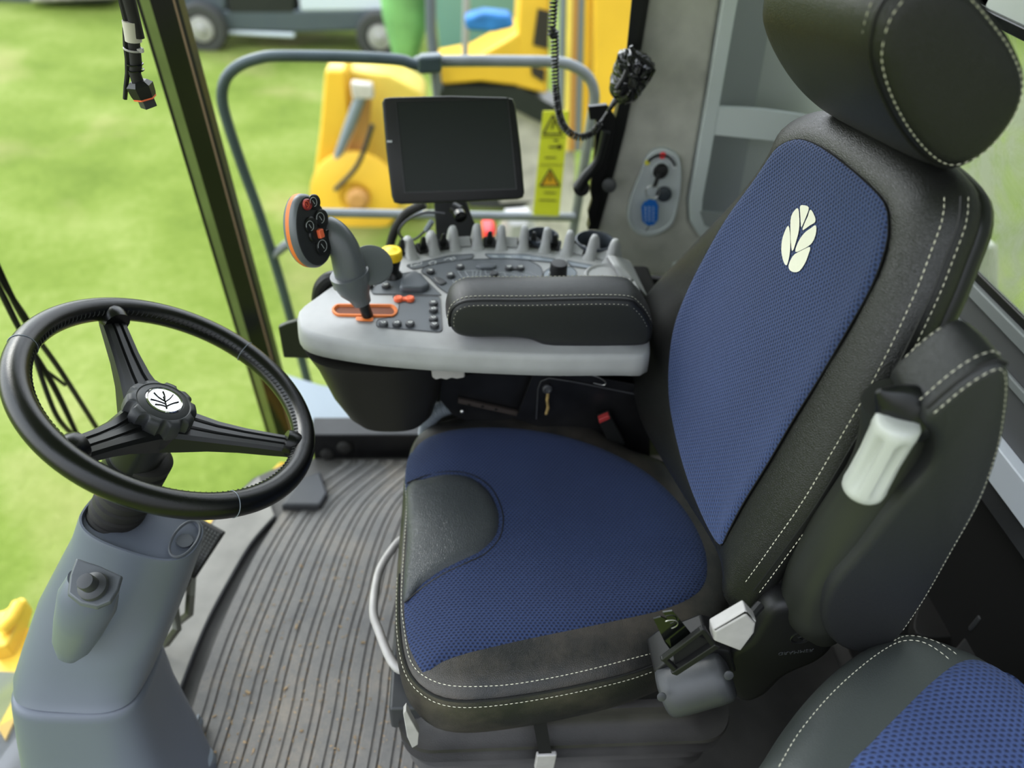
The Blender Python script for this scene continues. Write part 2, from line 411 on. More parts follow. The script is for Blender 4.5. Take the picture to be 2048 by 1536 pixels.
# blue knit centre panel
cz5 = lambda L: [tuple(at(px, py, 'z', .503))[:2] for px, py in L]
blue = [(809, 955), (812, 915), (822, 888), (848, 867), (900, 857), (980, 853), (1060, 858), (1140, 873), (1220, 900), (1290, 938), (1345, 985), (1385, 1035), (1412, 1090),
        (1420, 1135), (1412, 1172), (1385, 1198), (1330, 1222), (1250, 1242), (1150, 1264), (1040, 1287), (930, 1312), (880, 1326), (845, 1341), (828, 1318), (812, 1280), (804, 1230), (803, 1190), (808, 1100), (812, 1020)]
g, uv = patch(cz5(blue), SC, n=140, lift=.006, edge=.010, sink=.003); kn = mk('knit_panel', g, M['knit'], seat, uvs=uv, sharp=80)
kn['label'] = 'dark blue knitted centre panel of the seat cushion'
ins = [(813, 960), (850, 951), (900, 949), (945, 958), (980, 983), (1000, 1020), (1003, 1052), (993, 1082), (965, 1110), (930, 1128), (880, 1150), (840, 1172), (807, 1195), (806, 1140), (812, 1060)]
g, uv = patch(cz5(ins), SC, n=110, lift=.013, edge=.007, sink=.001); li = mk('leather_insert', g, M['leather_grey'], seat, sharp=80)
li['label'] = 'grey leather half-oval insert at the front of the cushion'
dip = cz5([(813, 957), (850, 949), (900, 947), (947, 956), (983, 981), (1003, 1020), (1006, 1052), (996, 1084), (968, 1113), (932, 1131), (882, 1153), (841, 1175), (808, 1196)])
mk('seam_shade', tube([SC(a, b, .005) for a, b in dip], .0016, 6, smooth=60), M['black'], seat)  # black tube in place of the shaded groove around the insert
# near side leather bolster strip on the top edge + seams
nearseam = [(812, 1285), (822, 1325), (850, 1357), (905, 1378), (1000, 1377), (1100, 1362), (1200, 1340), (1300, 1313), (1335, 1303)]
pl = [SC(a, b, .0008) for a, b in [(p.x, p.y) for p in cat([(a, b, 0) for a, b in cz(nearseam)], 80, False)]]
mk('stitching', stitch(pl), M['thread'], seat)
o2 = offset2(P, .0045)
def side_pts(i0, i1, off, out):
    q = offset2(P, out); return [V((q[i % len(q)].x, q[i % len(q)].y, Z0+off)) for i in range(i0, i1)]
# lower stitch row & dark groove line run round the near side: pick outline points with y< .62
idx = [i for i, p in enumerate(P)]
iA = min(idx, key=lambda i: (P[i][0]+.075)**2+(P[i][1]-.70)**2); iB = min(idx, key=lambda i: (P[i][0]-.31)**2+(P[i][1]-.54)**2)
rng = list(range(iA, iB)) if iA < iB else (list(range(iA, len(P)))+list(range(0, iB)))
q1 = offset2(P, .0075); q2 = offset2(P, .0035)
mk('stitching', stitch([V((q1[i].x+0, q1[i].y, Z0-.0125)) for i in rng]), M['thread'], seat)
mk('seam_shade', tube([V((q2[i].x, q2[i].y, Z0-.0035)) for i in rng], .002, 6, smooth=90), M['black'], seat)  # dark tube drawn for the shade in the seam groove
fr = cat([SC(*cz([p])[0], .002) for p in [(812, 1285), (804, 1225), (803, 1185), (808, 1100), (813, 1020), (810, 965)]], 50, False)
mk('stitching', stitch(fr), M['thread'], seat)
# ---- backrest
LN = R(13); BO = V((.338, .85, .5)); bt = V((math.sin(LN), 0, math.cos(LN))); bn = V((-math.cos(LN), 0, math.sin(LN)))
def bz(L, off=.02): 
    out = []
    for px, py in L:
        q = onp(px, py, BO+bn*off, bn)-BO; out.append((q.y, q.dot(bt)))
    return out
BOUT = [(1545, 310), (1568, 262), (1600, 231), (1650, 221), (1740, 243), (1830, 292), (1888, 342), (1908, 382), (1905, 440), (1882, 505), (1845, 600), (1770, 755), (1695, 885), (1620, 1010), (1560, 1095), (1505, 1170), (1466, 1218),
        (1450, 1195), (1452, 1145), (1425, 1085), (1378, 1010), (1330, 930), (1292, 860), (1272, 780), (1266, 700), (1278, 635), (1314, 570), (1370, 510), (1440, 437), (1500, 372)]
BP = cat([(a, b, 0) for a, b in bz(BOUT, .004)], 150); BP = [(p.x, p.y) for p in BP]
dB = distto(BP)
BLUE = [(1590, 285), (1620, 283), (1665, 305), (1730, 355), (1780, 405), (1792, 445), (1785, 500), (1755, 580), (1700, 680), (1650, 765), (1600, 845), (1550, 930), (1500, 1010), (1470, 1065), (1452, 1092),
        (1425, 1060), (1395, 985), (1370, 900), (1352, 810), (1350, 735), (1360, 660), (1385, 590), (1425, 510), (1470, 430), (1520, 360), (1560, 305)]
bb = bz(BLUE, .022); BB = [(p.x, p.y) for p in cat([(a, b, 0) for a, b in bb], 120)]; dBB = distto(BB)
def inside(P, x, y):
    c = False; n = len(P); j = n-1
    for i in range(n):
        if (P[i][1] > y) != (P[j][1] > y) and x < (P[j][0]-P[i][0])*(y-P[i][1])/(P[j][1]-P[i][1])+P[i][0]: c = not c
        j = i
    return c
def back_h(v, w):
    d = dB(v, w); e = 1-math.exp(-d/.018); h = .032*e
    if inside(BB, v, w): h -= .016*(1-math.exp(-dBB(v, w)/.03))
    else: h += 0
    return h
def SB(v, w, off): return BO+V((0, 1, 0))*v+bt*w+bn*(back_h(v, w)+off)
def SBs(v, w, off): return BO+V((0, 1, 0))*v+bt*w+bn*(off if off < 0 else back_h(v, w))
bsides = [(.002, -.004), (.003, -.012), (.001, -.022), (-.003, -.031), (-.010, -.037), (-.03, -.040)]
br = mk('backrest', body(BP, SBs, bsides, ts=[0, .008, .02, .035, .055, .08, .11, .15, .19, .24, .3, .38, .5, .65, .8, .92]), M['leather'], seat, sharp=60)
g, uv = patch(bb, SB, n=130, lift=.010, edge=.008, sink=-.0015); kp = mk('knit_panel', g, M['knit'], br, uvs=uv, sharp=80)
kp['label'] = 'dark blue knitted panel of the backrest'
mk('seam_shade', tube([SB(v, w, .001) for v, w in [(q.x, q.y) for q in cat([(a, b, 0) for a, b in bb], 110)]], .0009, 6, closed=True), M['void'], br)  # thin black tube draws the crease shade around the knit panel
# emblem: six cream leaf segments
zx = lambda L: [(1448+a*.3906, b*.3906) for a, b in L]
LEAF = [[(343, 1152), (352, 1200), (352, 1280), (345, 1330), (332, 1368), (315, 1345), (304, 1290), (308, 1230), (325, 1180)],
        [(352, 1145), (358, 1105), (375, 1078), (396, 1065), (402, 1120), (399, 1180), (385, 1235), (362, 1298), (353, 1240)],
        [(405, 1058), (425, 1053), (450, 1060), (452, 1078), (432, 1125), (415, 1162), (408, 1168), (405, 1110)],
        [(459, 1075), (478, 1097), (487, 1138), (455, 1160), (425, 1180), (413, 1184), (425, 1150), (445, 1110)],
        [(489, 1154), (488, 1200), (465, 1250), (420, 1280), (374, 1296), (392, 1240), (425, 1195), (460, 1170)],
        [(458, 1264), (450, 1300), (430, 1350), (400, 1392), (370, 1400), (345, 1387), (340, 1360), (365, 1310), (410, 1283)]]
gs = []
for L in [[(sum(p[0] for p in L)/len(L)*.05+a*.95, sum(p[1] for p in L)/len(L)*.05+b*.95) for a, b in L] for L in LEAF]:
    g, uv = patch(bz(zx(L), .024), SB, n=28, lift=.0112, edge=0, ts=[0, .3, .6]); gs.append(g)
M['cream'] = mat('cream_embroidery', (.62, .61, .52), .8, bump=.6, bscale=700.)
em = mk('emblem', merge(*gs), M['cream'], br); em['label'] = 'cream embroidered leaf emblem'
# backrest seams on the near side: front row and side row
def brow(L, off=.001, n=120): 
    q = cat([(a, b, 0) for a, b in bz(L)], n, False); return [(p.x, p.y) for p in q]
s1 = [(1925, 378), (1895, 405), (1870, 460), (1840, 560), (1800, 665), (1745, 775), (1690, 870), (1600, 1000), (1530, 1090), (1480, 1155), (1459, 1205)]
ks = min(range(len(BP)), key=lambda i: math.hypot(*(a-b for a, b in zip(BP[i], bz([(1908, 384)])[0]))))
ke = min(range(len(BP)), key=lambda i: math.hypot(*(a-b for a, b in zip(BP[i], bz([(1470, 1215)])[0]))))
rg = list(range(ks, ke)) if ks < ke else list(range(ks, ke, -1))
qb = offset2(BP, .0034); qc = offset2(BP, .0008)
Bp = lambda q, off: BO+V((0, 1, 0))*q.x+bt*q.y+bn*off
qd = offset2(BP, -.006)
mk('stitching', stitch([SB(qd[i].x, qd[i].y, .0012) for i in rg]), M['thread'], br)
mk('stitching', stitch([Bp(qb[i], -.009) for i in rg]), M['thread'], br)
mk('seam_shade', tube([Bp(qc[i], -.003) for i in rg], .002, 6, smooth=100), M['black'], br)  # black tube carries the groove shade between the stitch rows
# shell behind the backrest
def shell():
    outs = [(-.016, -.024), (-.006, -.028), (-.003, -.034), (-.003, -.042), (-.008, -.052), (-.03, -.058)]
    rings = []
    for o, off in outs:
        rings.append([Bp(q, off) for q in offset2(BP, o)])
    return loft(rings)
mk('back_shell', shell(), M['black_satin'], seat, sharp=60)
# ---- headrest: oval cross-section swept from near end to far end
YN = .665
hp = [(1745, 70), (1743, 120), (1765, 190), (1805, 262), (1852, 315), (1895, 336), (1950, 318), (2000, 272), (2035, 215), (2044, 155), (2020, 90), (1982, 35), (1935, -20), (1880, -60), (1815, -45), (1765, 10)]
H0 = [at(px, py, 'y', YN) for px, py in hp]; H0 = cat(H0, 64); hc = sum(H0, V())/64
def hring(y, s, sh=V((0, 0, 0))): return [V((hc.x, y, hc.z))+V(((p.x-hc.x)*s, 0, (p.z-hc.z)*s))+sh for p in H0]
rings = [hring(YN+dy, s*(1+.02*max(0, dy)/.3), V((-.01*max(0, dy), -.12*max(0, dy), -.13*max(0, dy)))) for dy, s in [(-.012, .3), (-.0115, .6), (-.010, .8), (-.008, .9), (-.004, .96), (0, .985), (.006, 1.0), (.02, 1.03), (.05, 1.05), (.10, 1.05), (.17, 1.04), (.23, 1.03), (.275, 1.0), (.295, .965), (.308, .9), (.315, .8), (.32, .6), (.322, .3)]]
hr = mk('headrest', loft(rings), M['leather'], seat, sharp=70)
mk('stitching', stitch([p for p in hring(YN-.0095, .92)], closed=True), M['thread'], hr)
mk('stitching', stitch([p for p in hring(YN+.0145, 1.026)], closed=True), M['thread'], hr)
mk('seam_shade', tube(hring(YN+.003, 1.0), .0022, 6, closed=True), M['black'], hr)  # dark line stands in for the headrest's shaded seam groove
for dy in ():
    a = V((hc.x+.02, YN+dy, hc.z-.06)); mk('headrest_post', tube([a, a+V((-.01, 0, -.13))+V((-.02, 0, 0))], .007, 10), M['black_satin'], seat)
# ---- folded-up armrest on the near side
YA = .47
arm_o = [(1846, 826), (1880, 790), (1935, 745), (1985, 716), (2012, 714), (2022, 740), (2018, 800), (2003, 880), (1965, 985), (1905, 1105), (1850, 1200), (1795, 1275), (1745, 1302), (1690, 1295), (1655, 1265), (1645, 1222), (1662, 1170), (1720, 1100), (1800, 1000), (1862, 915), (1868, 862)]
A0 = cat([at(px, py+(16 if py < 1000 else 4), 'y', YA) for px, py in arm_o], 90); ac = sum(A0, V())/90
def aring(dy, s=0.):
    q = offset2([(p.x, p.z) for p in A0], s); return [V((p.x, YA+dy*.9, p.y)) for p in q]
rings = [aring(-.0025, -.009), aring(-.0015, -.006), aring(.001, -.002), aring(.005, 0), aring(.02, .002), aring(.045, .003), aring(.07, .001), aring(.078, -.003), aring(.082, -.009)]
ar = mk('armrest', loft(rings), M['leather_arm'], seat, sharp=70)
ar['label'] = 'black leather armrest folded upright on the near side of the seat'
ia, ib = 0, 0
def arow(dy, s, L):
    R_ = aring(dy, s); T = [at(px, py, 'y', YA) for px, py in L]
    k0 = min(range(90), key=lambda i: (R_[i]-T[0]).length); k1 = min(range(90), key=lambda i: (R_[i]-T[1]).length)
    r1 = [R_[i % 90] for i in (range(k0, k1) if k0 < k1 else range(k0, k1+90))]
    return r1
mk('stitching', stitch(arow(-.0005, -.0045, [(1846, 826), (1795, 1275)])), M['thread'], ar)
mk('stitching', stitch(arow(.016, .0035, [(1846, 826), (2022, 760)])), M['thread'], ar)
mk('stitching', stitch(arow(.074, .0002, [(1862, 805), (2012, 714)])), M['thread'], ar)
mk('seam_shade', tube(arow(.006, .001, [(1846, 826), (2022, 760)]), .002, 6), M['black'], ar)  # armrest groove shade drawn as a thin black tube
# arm support column with rotary grip
yc = .515
cp_ = [at(px, py, 'y', yc) for px, py in [(1800, 800), (1790, 870), (1760, 960), (1700, 1060), (1650, 1150), (1632, 1215), (1650, 1262)]]
M['support'] = mat('support_plastic', (.030, .032, .028), .38, bump=.15, bscale=900.)
sup = mk('armrest_support', tube(cp_, [.032, .031, .036, .040, .042, .040, .022], 24, smooth=40, sq=(1.0, 1.1)), M['support'], seat)
cap = [at(px, py, 'y', yc-.02) for px, py in [(1757, 782), (1764, 788), (1785, 800), (1815, 822), (1842, 845), (1858, 870)]]
mk('support_cap', tube(cap, [.002, .012, .019, .021, .018, .006], 16, smooth=24, sq=(1, 1.5)), M['black_satin'], sup)
ga = at(1800, 838, 'y', yc-.035); gb = at(1722, 985, 'y', yc-.035); gd = gb-ga; gl = gd.length
def grip():
    x, y, d = frame(gd); rings = []
    for t, s in [(0, .55), (.02, .86), (.06, .98), (.14, 1.0), (.2, .97), (.5, .93), (.8, .97), (.88, 1.0), (.95, .97), (.985, .86), (1, .6)]:
        ring = []
        fl = .0045 if .16 < t < .86 else 0
        for k in range(64):
            a = 2*math.pi*k/64; q = .0212*s-fl*max(0, math.cos(a*6))**.5 if math.cos(a*6) > 0 else .0212*s
            ring.append(ga+d*(t*gl)+x*(q*math.cos(a))+y*(q*math.sin(a)))
        rings.append(ring)
    return loft(rings)
gp = mk('adjuster_grip', grip(), M['pale_grip'], seat, sharp=60); gp['label'] = 'pale grey fluted rotary grip'
# ---- hinge cover with embossed circle and maker's lettering
YH = .50
hv = [(1540, 1225), (1585, 1212), (1640, 1225), (1670, 1290), (1640, 1325), (1575, 1355), (1530, 1395), (1480, 1405), (1440, 1350), (1455, 1310), (1490, 1290), (1512, 1258)]
h0 = cat([at(px, py, 'y', YH) for px, py in hv], 60)
def hvr(dy, s): return [V((p.x, YH+dy, p.y)) for p in offset2([(p.x, p.z) for p in h0], s)]
hg = mk('hinge_cover', loft([hvr(0, -.016), hvr(.0012, -.007), hvr(.005, -.002), hvr(.012, 0), hvr(.05, 0), hvr(.06, -.008)]), M['black'], seat, sharp=60)
hc_ = at(1602, 1275, 'y', YH-.0005)
mk('embossed_ring', merge(tube([hc_+V((.0135*math.cos(a*math.pi/16), 0, .0135*math.sin(a*math.pi/16))) for a in range(32)], .0014, 6, closed=True), tube([hc_+V((.004, 0, .006)), hc_+V((-.004, 0, 0)), hc_+V((.004, 0, -.006)), hc_+V((.008, 0, -.002))], .0013, 6)), M['black_satin'], hg)
def text(name, s, size, origin, xdir, ydir, material, parent, ext=.0004, align='LEFT'):
    cu = bpy.data.curves.new(name, 'FONT'); cu.body = s; cu.size = size; cu.extrude = ext; cu.align_x = align; cu.align_y = 'CENTER'
    tmp = bpy.data.objects.new(name+'_tmp', cu); COL.objects.link(tmp); bpy.context.view_layer.update()
    me = bpy.data.meshes.new_from_object(tmp); bpy.data.objects.remove(tmp)
    x = V(xdir).normalized(); y = V(ydir).normalized(); z = x.cross(y)
    L = rootloc(parent)
    for v in me.vertices: v.co = V(origin)+x*v.co.x+y*v.co.y+z*v.co.z-L
    me.materials.clear(); me.materials.append(material)
    o = bpy.data.objects.new(name, me); COL.objects.link(o); o.parent = parent; return o
ta = at(1556, 1308, 'y', YH-.0008); tb = at(1627, 1300, 'y', YH-.0008); td = tb-ta
text('embossed_lettering', 'GRAMMER', td.length/4.65, ta, td, V((0, -1, 0)).cross(td)*-1 if False else td.cross(V((0, 1, 0)))*-1, M['charcoal'], hg)
# recline lever
lv = [(1424, 1258), (1492, 1219), (1512, 1240), (1508, 1262), (1480, 1300), (1424, 1278)]
l0 = [at(px, py, 'y', .455) for px, py in lv]
l1 = [p+V((0, .014, 0)) for p in l0]
lc = sum(l0, V())/6
rl = mk('recline_lever', loft([[lc+(p-lc)*.9+V((0, -.004, 0)) for p in l0], l0, l1]), M['light_grey'], seat, bevel=.003); rl['label'] = 'light grey wedge-shaped recline lever'
mk('lever_shaft', tube([at(1498, 1235, 'y', .475), at(1520, 1210, 'y', .49)], .006, 8), M['black'], seat)
bk = [at(px, py, 'y', .56) for px, py in [(1538, 1180), (1590, 1165), (1600, 1190), (1560, 1215)]]
mk('hinge_bracket', prism(bk, (0, .03, 0)), M['black_metal'], seat, bevel=.002)
# ---- belt retractor, slot guide and buckle tongue
ra = at(1325, 1385, 'y', .47); rb = at(1458, 1345, 'y', .47); rd = rb-ra; rl_ = rd.length
rr = mk('belt_retractor', lathe(ra, rd, [(.015, 0), (.030, .002), (.034, .007), (.035, .02), (.035, rl_-.02), (.034, rl_-.007), (.030, rl_-.002), (.015, rl_)], 28), M['charcoal'], seat, sharp=50)
n_, m_, d_ = frame(rd)
cov = [at(px, py, 'y', .485) for px, py in [(1308, 1345), (1330, 1328), (1420, 1295), (1462, 1305), (1474, 1345), (1322, 1385)]]
mk('retractor_housing', prism(cov, (0, .05, 0)), M['black'], rr, bevel=.004)
for e, (px, py) in ((0, (1323, 1393)), (1, (1457, 1350))):
    c = at(px, py, 'y', .444); mk('screw', disc(c, (0, -1, .5), .006, .002, 14), M['charcoal'], rr)
# slot guide
sg0 = [at(px, py, 'y', .455) for px, py in [(1328, 1316), (1405, 1258), (1428, 1290), (1352, 1340)]]
u1 = (sg0[1]-sg0[0]); v1 = (sg0[3]-sg0[0]); nn = u1.cross(v1).normalized()
if nn.y > 0: nn = -nn
def bar(a, b, w, h, off=0): return obox((a+b)/2+nn*off, (b-a), nn.cross(b-a), nn, (b-a).length+w, w, h)
gd_ = mk('belt_guide', merge(bar(sg0[0], sg0[1], .007, .007), bar(sg0[3], sg0[2], .010, .009), bar(sg0[0], sg0[3], .007, .006), bar(sg0[1], sg0[2], .007, .006)), M['black'], seat, bevel=.0015)
mk('belt_webbing', prism([sg0[0]*.8+sg0[2]*.2-nn*.002, sg0[1]*.8+sg0[3]*.2-nn*.002, sg0[2]-nn*.004, sg0[3]-nn*.004], -nn*.006), M['void'], gd_)
tg = [at(px, py, 'y', .467) for px, py in [(1307, 1238), (1322, 1234), (1335, 1240), (1326, 1225), (1345, 1222), (1378, 1262), (1392, 1280), (1345, 1306), (1330, 1285)]]
tp = mk('buckle_tongue', prism(tg, (0, .0025, -.001)), M['black_gloss'], seat, smooth=False)
hcn = at(1340, 1247, 'y', .465); mk('tongue_edge', tube([hcn+V((.009*math.cos(a), -.001, .009*math.sin(a))) for a in [R(-70+k*16) for k in range(14)]], .0007, 6), M['steel'], tp)
# ---- seat pan, suspension cover (bellows) and controls below the cushion
def rrect(cx, cy, w, h, r, z, n=12):
    out = []
    for sx, sy, a0 in ((1, 1, 0), (-1, 1, 90), (-1, -1, 180), (1, -1, 270)):
        for k in range(n): 
            a = R(a0+90*k/(n-1)); out.append(V((cx+sx*(w/2-r)+r*math.cos(a), cy+sy*(h/2-r)+r*math.sin(a), z)))
    return out
mk('seat_pan', loft([rrect(.17, .775, .42, .43, .04, .345), rrect(.17, .775, .43, .44, .04, .35), rrect(.17, .775, .43, .44, .04, .378)]), M['black_metal'], seat)
prof = [(.0, .352), (.004, .349), (.005, .335), (.004, .318), (.010, .304), (.024, .299), (.025, .292), (.010, .284), (.002, .272), (.010, .262), (.024, .256), (.010, .247), (.004, .236), (.012, .226), (.019, .220), (.009, .210), (.004, .2), (.012, .19), (.018, .184), (.008, .174), (.004, .16), (.012, .15), (.004, .14), (.0, .10)]
mk('suspension_bellows', loft([rrect(.185, .765, .46+2*a*1.6, .43+2*a*1.6, .055, z) for a, z in prof]), M['dusty_rubber'], seat, sharp=50)
mk('seat_base', box(.02, .34, .62, .92, .022, .11), M['black_metal'], seat, bevel=.01)
# strap with grey tab
s0 = at(1078, 1432, 'z', .385); s1_ = at(1090, 1502, 'z', .31)
sd = V((0, 0, 0))
mk('strap', merge(*[bar_ for bar_ in [obox((s0+s1_)/2+V((0, -.004, 0)), (s1_-s0), V((1, 0, 0)), (s1_-s0).cross(V((1, 0, 0))), (s1_-s0).length, .020, .002)]]), M['void'], seat)
tab = mk('strap_tab', obox(s1_+V((.002, -.004, -.022)), (1, 0, .0), (0, 1, 0), (0, 0, 1), .032, .009, .048), M['light_grey'], seat, bevel=.003); tab['label'] = 'light grey pull tab'
# front adjustment bar
fb = [at(px, py, 'z', .36) for px, py in [(812, 1078), (795, 1085), (764, 1130), (752, 1168), (747, 1225), (758, 1262), (778, 1312), (795, 1336), (812, 1340)]]
fbm = mk('adjustment_bar', tube(fb, .0074, 12, smooth=60), M['light_grey'], seat); fbm['label'] = 'light grey bent tube bar in front of the cushion'
tl = at(806, 1100, 'z', .42); mk('slide_tab', obox(tl+V((.004, -.02, 0)), (1, 0, 0), (0, 1, 0), (0, 0, 1), .008, .06, .02), M['light_grey'], seat, bevel=.003)
cl = at(822, 1455, 'z', .36); 
ck = [at(px, py, 'y', .50) for px, py in [(806, 1428), (812, 1420), (822, 1440), (838, 1468), (836, 1490), (824, 1497), (814, 1475)]]
mk('side_clip', prism(ck, (0, .012, 0)), M['light_grey'], seat, bevel=.0015)
mk('slide_housing', box(-.098, -.03, .56, .72, .27, .335), M['charcoal'], seat, bevel=.006)
# front under-cushion plates seen inside the adjustment bar
for y_ in (.62, .90): mk('slide_rail', box(-.085, .30, y_, y_+.03, .33, .35), M['charcoal'], seat, bevel=.003)

# ============================================================ PASSENGER SEAT (bottom right)
PZ = .66
pz = lambda L: [tuple(at(px, py, 'z', PZ))[:2] for px, py in L]
PO = [(1545, 1545), (1575, 1480), (1625, 1405), (1690, 1335), (1755, 1285), (1805, 1262), (1850, 1263), (1905, 1280), (1965, 1305), (2020, 1345), (2075, 1400), (2120, 1480), (2150, 1600), (2120, 1800), (1950, 1950), (1700, 1900), (1550, 1700)]
PP = [(p.x, p.y) for p in cat([(a, b, 0) for a, b in pz(PO)], 110)]; dP = distto(PP)
pseat = thing('passenger_seat', 'second seat cut off by the frame, grey leather edge and brighter blue knit panel', 'seat', (.66, .33, .0))
def pas_h(x, y):
    d = dP(x, y); return PZ-.012+.030*(1-math.exp(-d/.022))
def SP(x, y, off): return V((x, y, pas_h(x, y)+off))
def SPs(x, y, off): return V((x, y, (PZ-.012+off) if off < 0 else pas_h(x, y)))
mk('seat_cushion', body(PP, SPs, [(.004, -.006), (.008, -.02), (.009, -.045), (.004, -.08), (-.01, -.10)]), M['leather_pass'], pseat, sharp=60)
pb = [(1680, 1560), (1730, 1495), (1790, 1432), (1850, 1375), (1905, 1335), (1950, 1322), (2000, 1330), (2040, 1352), (2090, 1410), (2120, 1500), (2110, 1650), (2030, 1780), (1850, 1820), (1700, 1700)]
g, uv = patch(pz(pb), SP, n=110, lift=.010, edge=.014, sink=.002); kq = mk('knit_panel', g, M['knit_pass'], pseat, uvs=uv, sharp=80)
r1 = [SP(a, b, .001) for a, b in [(p.x, p.y) for p in cat([(a, b, 0) for a, b in pz([(1560, 1530), (1600, 1462), (1660, 1390), (1720, 1335), (1770, 1298), (1805, 1283), (1840, 1290), (1875, 1318), (1895, 1340)])], 80, False)]]
mk('stitching', stitch(r1), M['thread'], pseat)
r2 = [SP(a, b, .001) for a, b in [(p.x, p.y) for p in cat([(a, b, 0) for a, b in pz([(1790, 1278), (1815, 1266), (1845, 1270), (1880, 1292), (1912, 1325)])], 40, False)]]
mk('stitching', stitch(r2), M['thread'], pseat)
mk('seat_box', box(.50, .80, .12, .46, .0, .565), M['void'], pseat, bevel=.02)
# ============================================================ STEERING WHEEL
SW = V((-.3817, .7913, .7734)); sn = V((.614, .124, 1)).normalized()
sy = (V((0, 1, 0))-sn*sn.y).normalized(); sx = sy.cross(sn).normalized()
def onw(px, py, off=0): return onp(px, py, SW+sn*off, sn)
def wp(a, r, off=0): return SW+sx*(r*math.cos(a))+sy*(r*math.sin(a))+sn*off
ped = thing('steering_column', 'grey steering pedestal carrying the black three-spoke leather steering wheel with chrome leaf badge', 'steering wheel', (-.60, .68, .0))
RM, rm = .1885, .0168
wheel = mk('steering_wheel', tube([wp(2*math.pi*k/128, RM) for k in range(128)], rm, 24, closed=True, sq=(1, 1.02)), M['leather_rim'], ped, sharp=80)
wheel['label'] = 'black leather-wrapped steering wheel rim'
def ang(p): d = p-SW; return math.atan2(d.dot(sy), d.dot(sx))
for px, py in ((505, 692), (38, 690), (452, 985)):
    a = ang(onw(px, py)); x = wp(a, RM)-SW; x.normalize()
    ring = [wp(a, RM)+x*((rm+.0004)*math.cos(t))+sn*((rm+.0004)*math.sin(t)) for t in [2*math.pi*k/28 for k in range(28)]]
    mk('rim_seam', tube(ring, .0007, 5, closed=True), M['label_grey'], wheel)
M['stitch_dark'] = mat('dark_thread', (.03, .032, .032), .6)
gs = []
for k in range(150):
    a = 2*math.pi*k/150; t1, t2 = math.pi*.80, math.pi*.93
    for dt in (t1, t2):
        pass
    p0 = wp(a, RM+(rm+.0003)*math.cos(t1), (rm+.0003)*math.sin(t1)); p1 = wp(a+.018, RM+(rm+.0003)*math.cos(t2), (rm+.0003)*math.sin(t2))
    gs.append(tube([p0, (p0+p1)/2+(SW-p0).normalized()*.0012, p1], .0008, 5))
mk('rim_stitching', merge(*gs), M['stitch_dark'], wheel)
ko = onw(329, 801, -.004)-sn*.0240
HD = ko-SW
for px, py in ((243, 652), (572, 880), (150, 893)):
    a = ang(onw(px, py)); e = wp(a, 1)-SW; e.normalize(); f = sn.cross(e)
    rings = []
    for r, w, top, bot in [(.020, .036, -.004, -.040), (.045, .030, -.005, -.036), (.075, .0235, -.006, -.030), (.110, .0195, -.004, -.024), (.150, .0175, .0, -.018), (.170, .017, .002, -.014), (.183, .016, .003, -.010)]:
        c = SW+e*r+HD*(1-r/.183)
        sec = [(-w, bot), (-w*1.0, top-.006), (-w*.82, top-.001), (-w*.45, top), (-w*.38, top-.0035), (-w*.25, top-.0035), (-w*.18, top), (w*.18, top), (w*.25, top-.0035), (w*.38, top-.0035), (w*.45, top), (w*.82, top-.001), (w, top-.006), (w, bot), (w*.5, bot-.004), (-w*.5, bot-.004)]
        rings.append([c+f*u+sn*v for u, v in sec])
    mk('spoke', loft(rings), M['black_satin'], wheel, sharp=28)
    mk('spoke_collar', tube([SW+e*r+sn*(-.004) for r in (.160, .166, .174, .18)], [.018, .0195, .0195, .018], 16, sq=(1.0, 1.05)), M['leather_rim'], wheel)
def knob():
    rings = []
    for r, h, dp in [(.036, -.012, 0), (.044, -.010, .003), (.0465, -.004, .006), (.0470, .006, .007), (.0462, .016, .007), (.0435, .0205, .006), (.040, .022, .003), (.036, .0225, 0), (.0345, .0215, 0), (.033, .0225, 0), (.026, .0245, 0), (.0245, .0235, 0)]:
        ring = []
        for k in range(120):
            a = 2*math.pi*k/120; q = r-dp*(max(0, math.cos(a*10)-.15)/.85)**.7 if math.cos(a*10) > .15 else r
            ring.append(ko+sx*(q*math.cos(a))+sy*(q*math.sin(a))+sn*h)
        rings.append(ring)
    return loft(rings)
hub = mk('hub_knob', knob(), M['charcoal'], wheel, sharp=40)
bdg = hub; mk('hub_badge', lathe(ko+sn*.0235, sn, [(.0245, 0), (.0245, .0012), (.0232, .0022), (.0222, .0014), (.0215, .0012)], 48), M['chrome'], wheel)
lf = []
ex = (onw(370, 800)-onw(290, 800)).normalized(); ey = sn.cross(ex)
# leaf motif in chrome and black, oval badge
lf_s = [[(-.9, -.3), (-.45, .05), (-.2, .45), (-.5, .65), (-.85, .3)], [(-.15, .55), (-.35, .0), (-.1, -.1), (.3, .45), (.25, .85)], [(.4, .8), (.1, -.05), (.3, -.1), (.75, .45)], [(.85, .3), (.35, -.2), (.55, -.3), (.95, -.05)],
        [(-.75, -.5), (-.25, -.15), (-.1, -.3), (-.3, -.8)], [(-.1, -.85), (.05, -.35), (.35, -.45), (.35, -.85)], [(.5, -.75), (.5, -.4), (.85, -.3)]]
c0 = ko+sn*.0247
lp = lambda a, b: c0+ex*(a*.0200)+ey*(b*.0165)+sn*.0006
V_ = [[(-.15, -1), (-.05, -.3), (.0, .35)], [(-.02, -.2), (-.35, .3), (-.5, .85)], [(0, .0), (.12, .5), (.15, .98)], [(-.05, -.5), (-.5, -.15), (-.95, .1)], [(0, -.2), (.4, .15), (.75, .6)], [(-.1, -.75), (.4, -.45), (.9, -.25)], [(-.1, -.8), (-.4, -.6), (-.8, -.5)]]
mk('badge_ground', lathe(c0-sn*.0006, sn, [(.0205, 0), (.0200, .0007), (.012, .0011), (.002, .0013)], 40), M['chrome'], wheel)
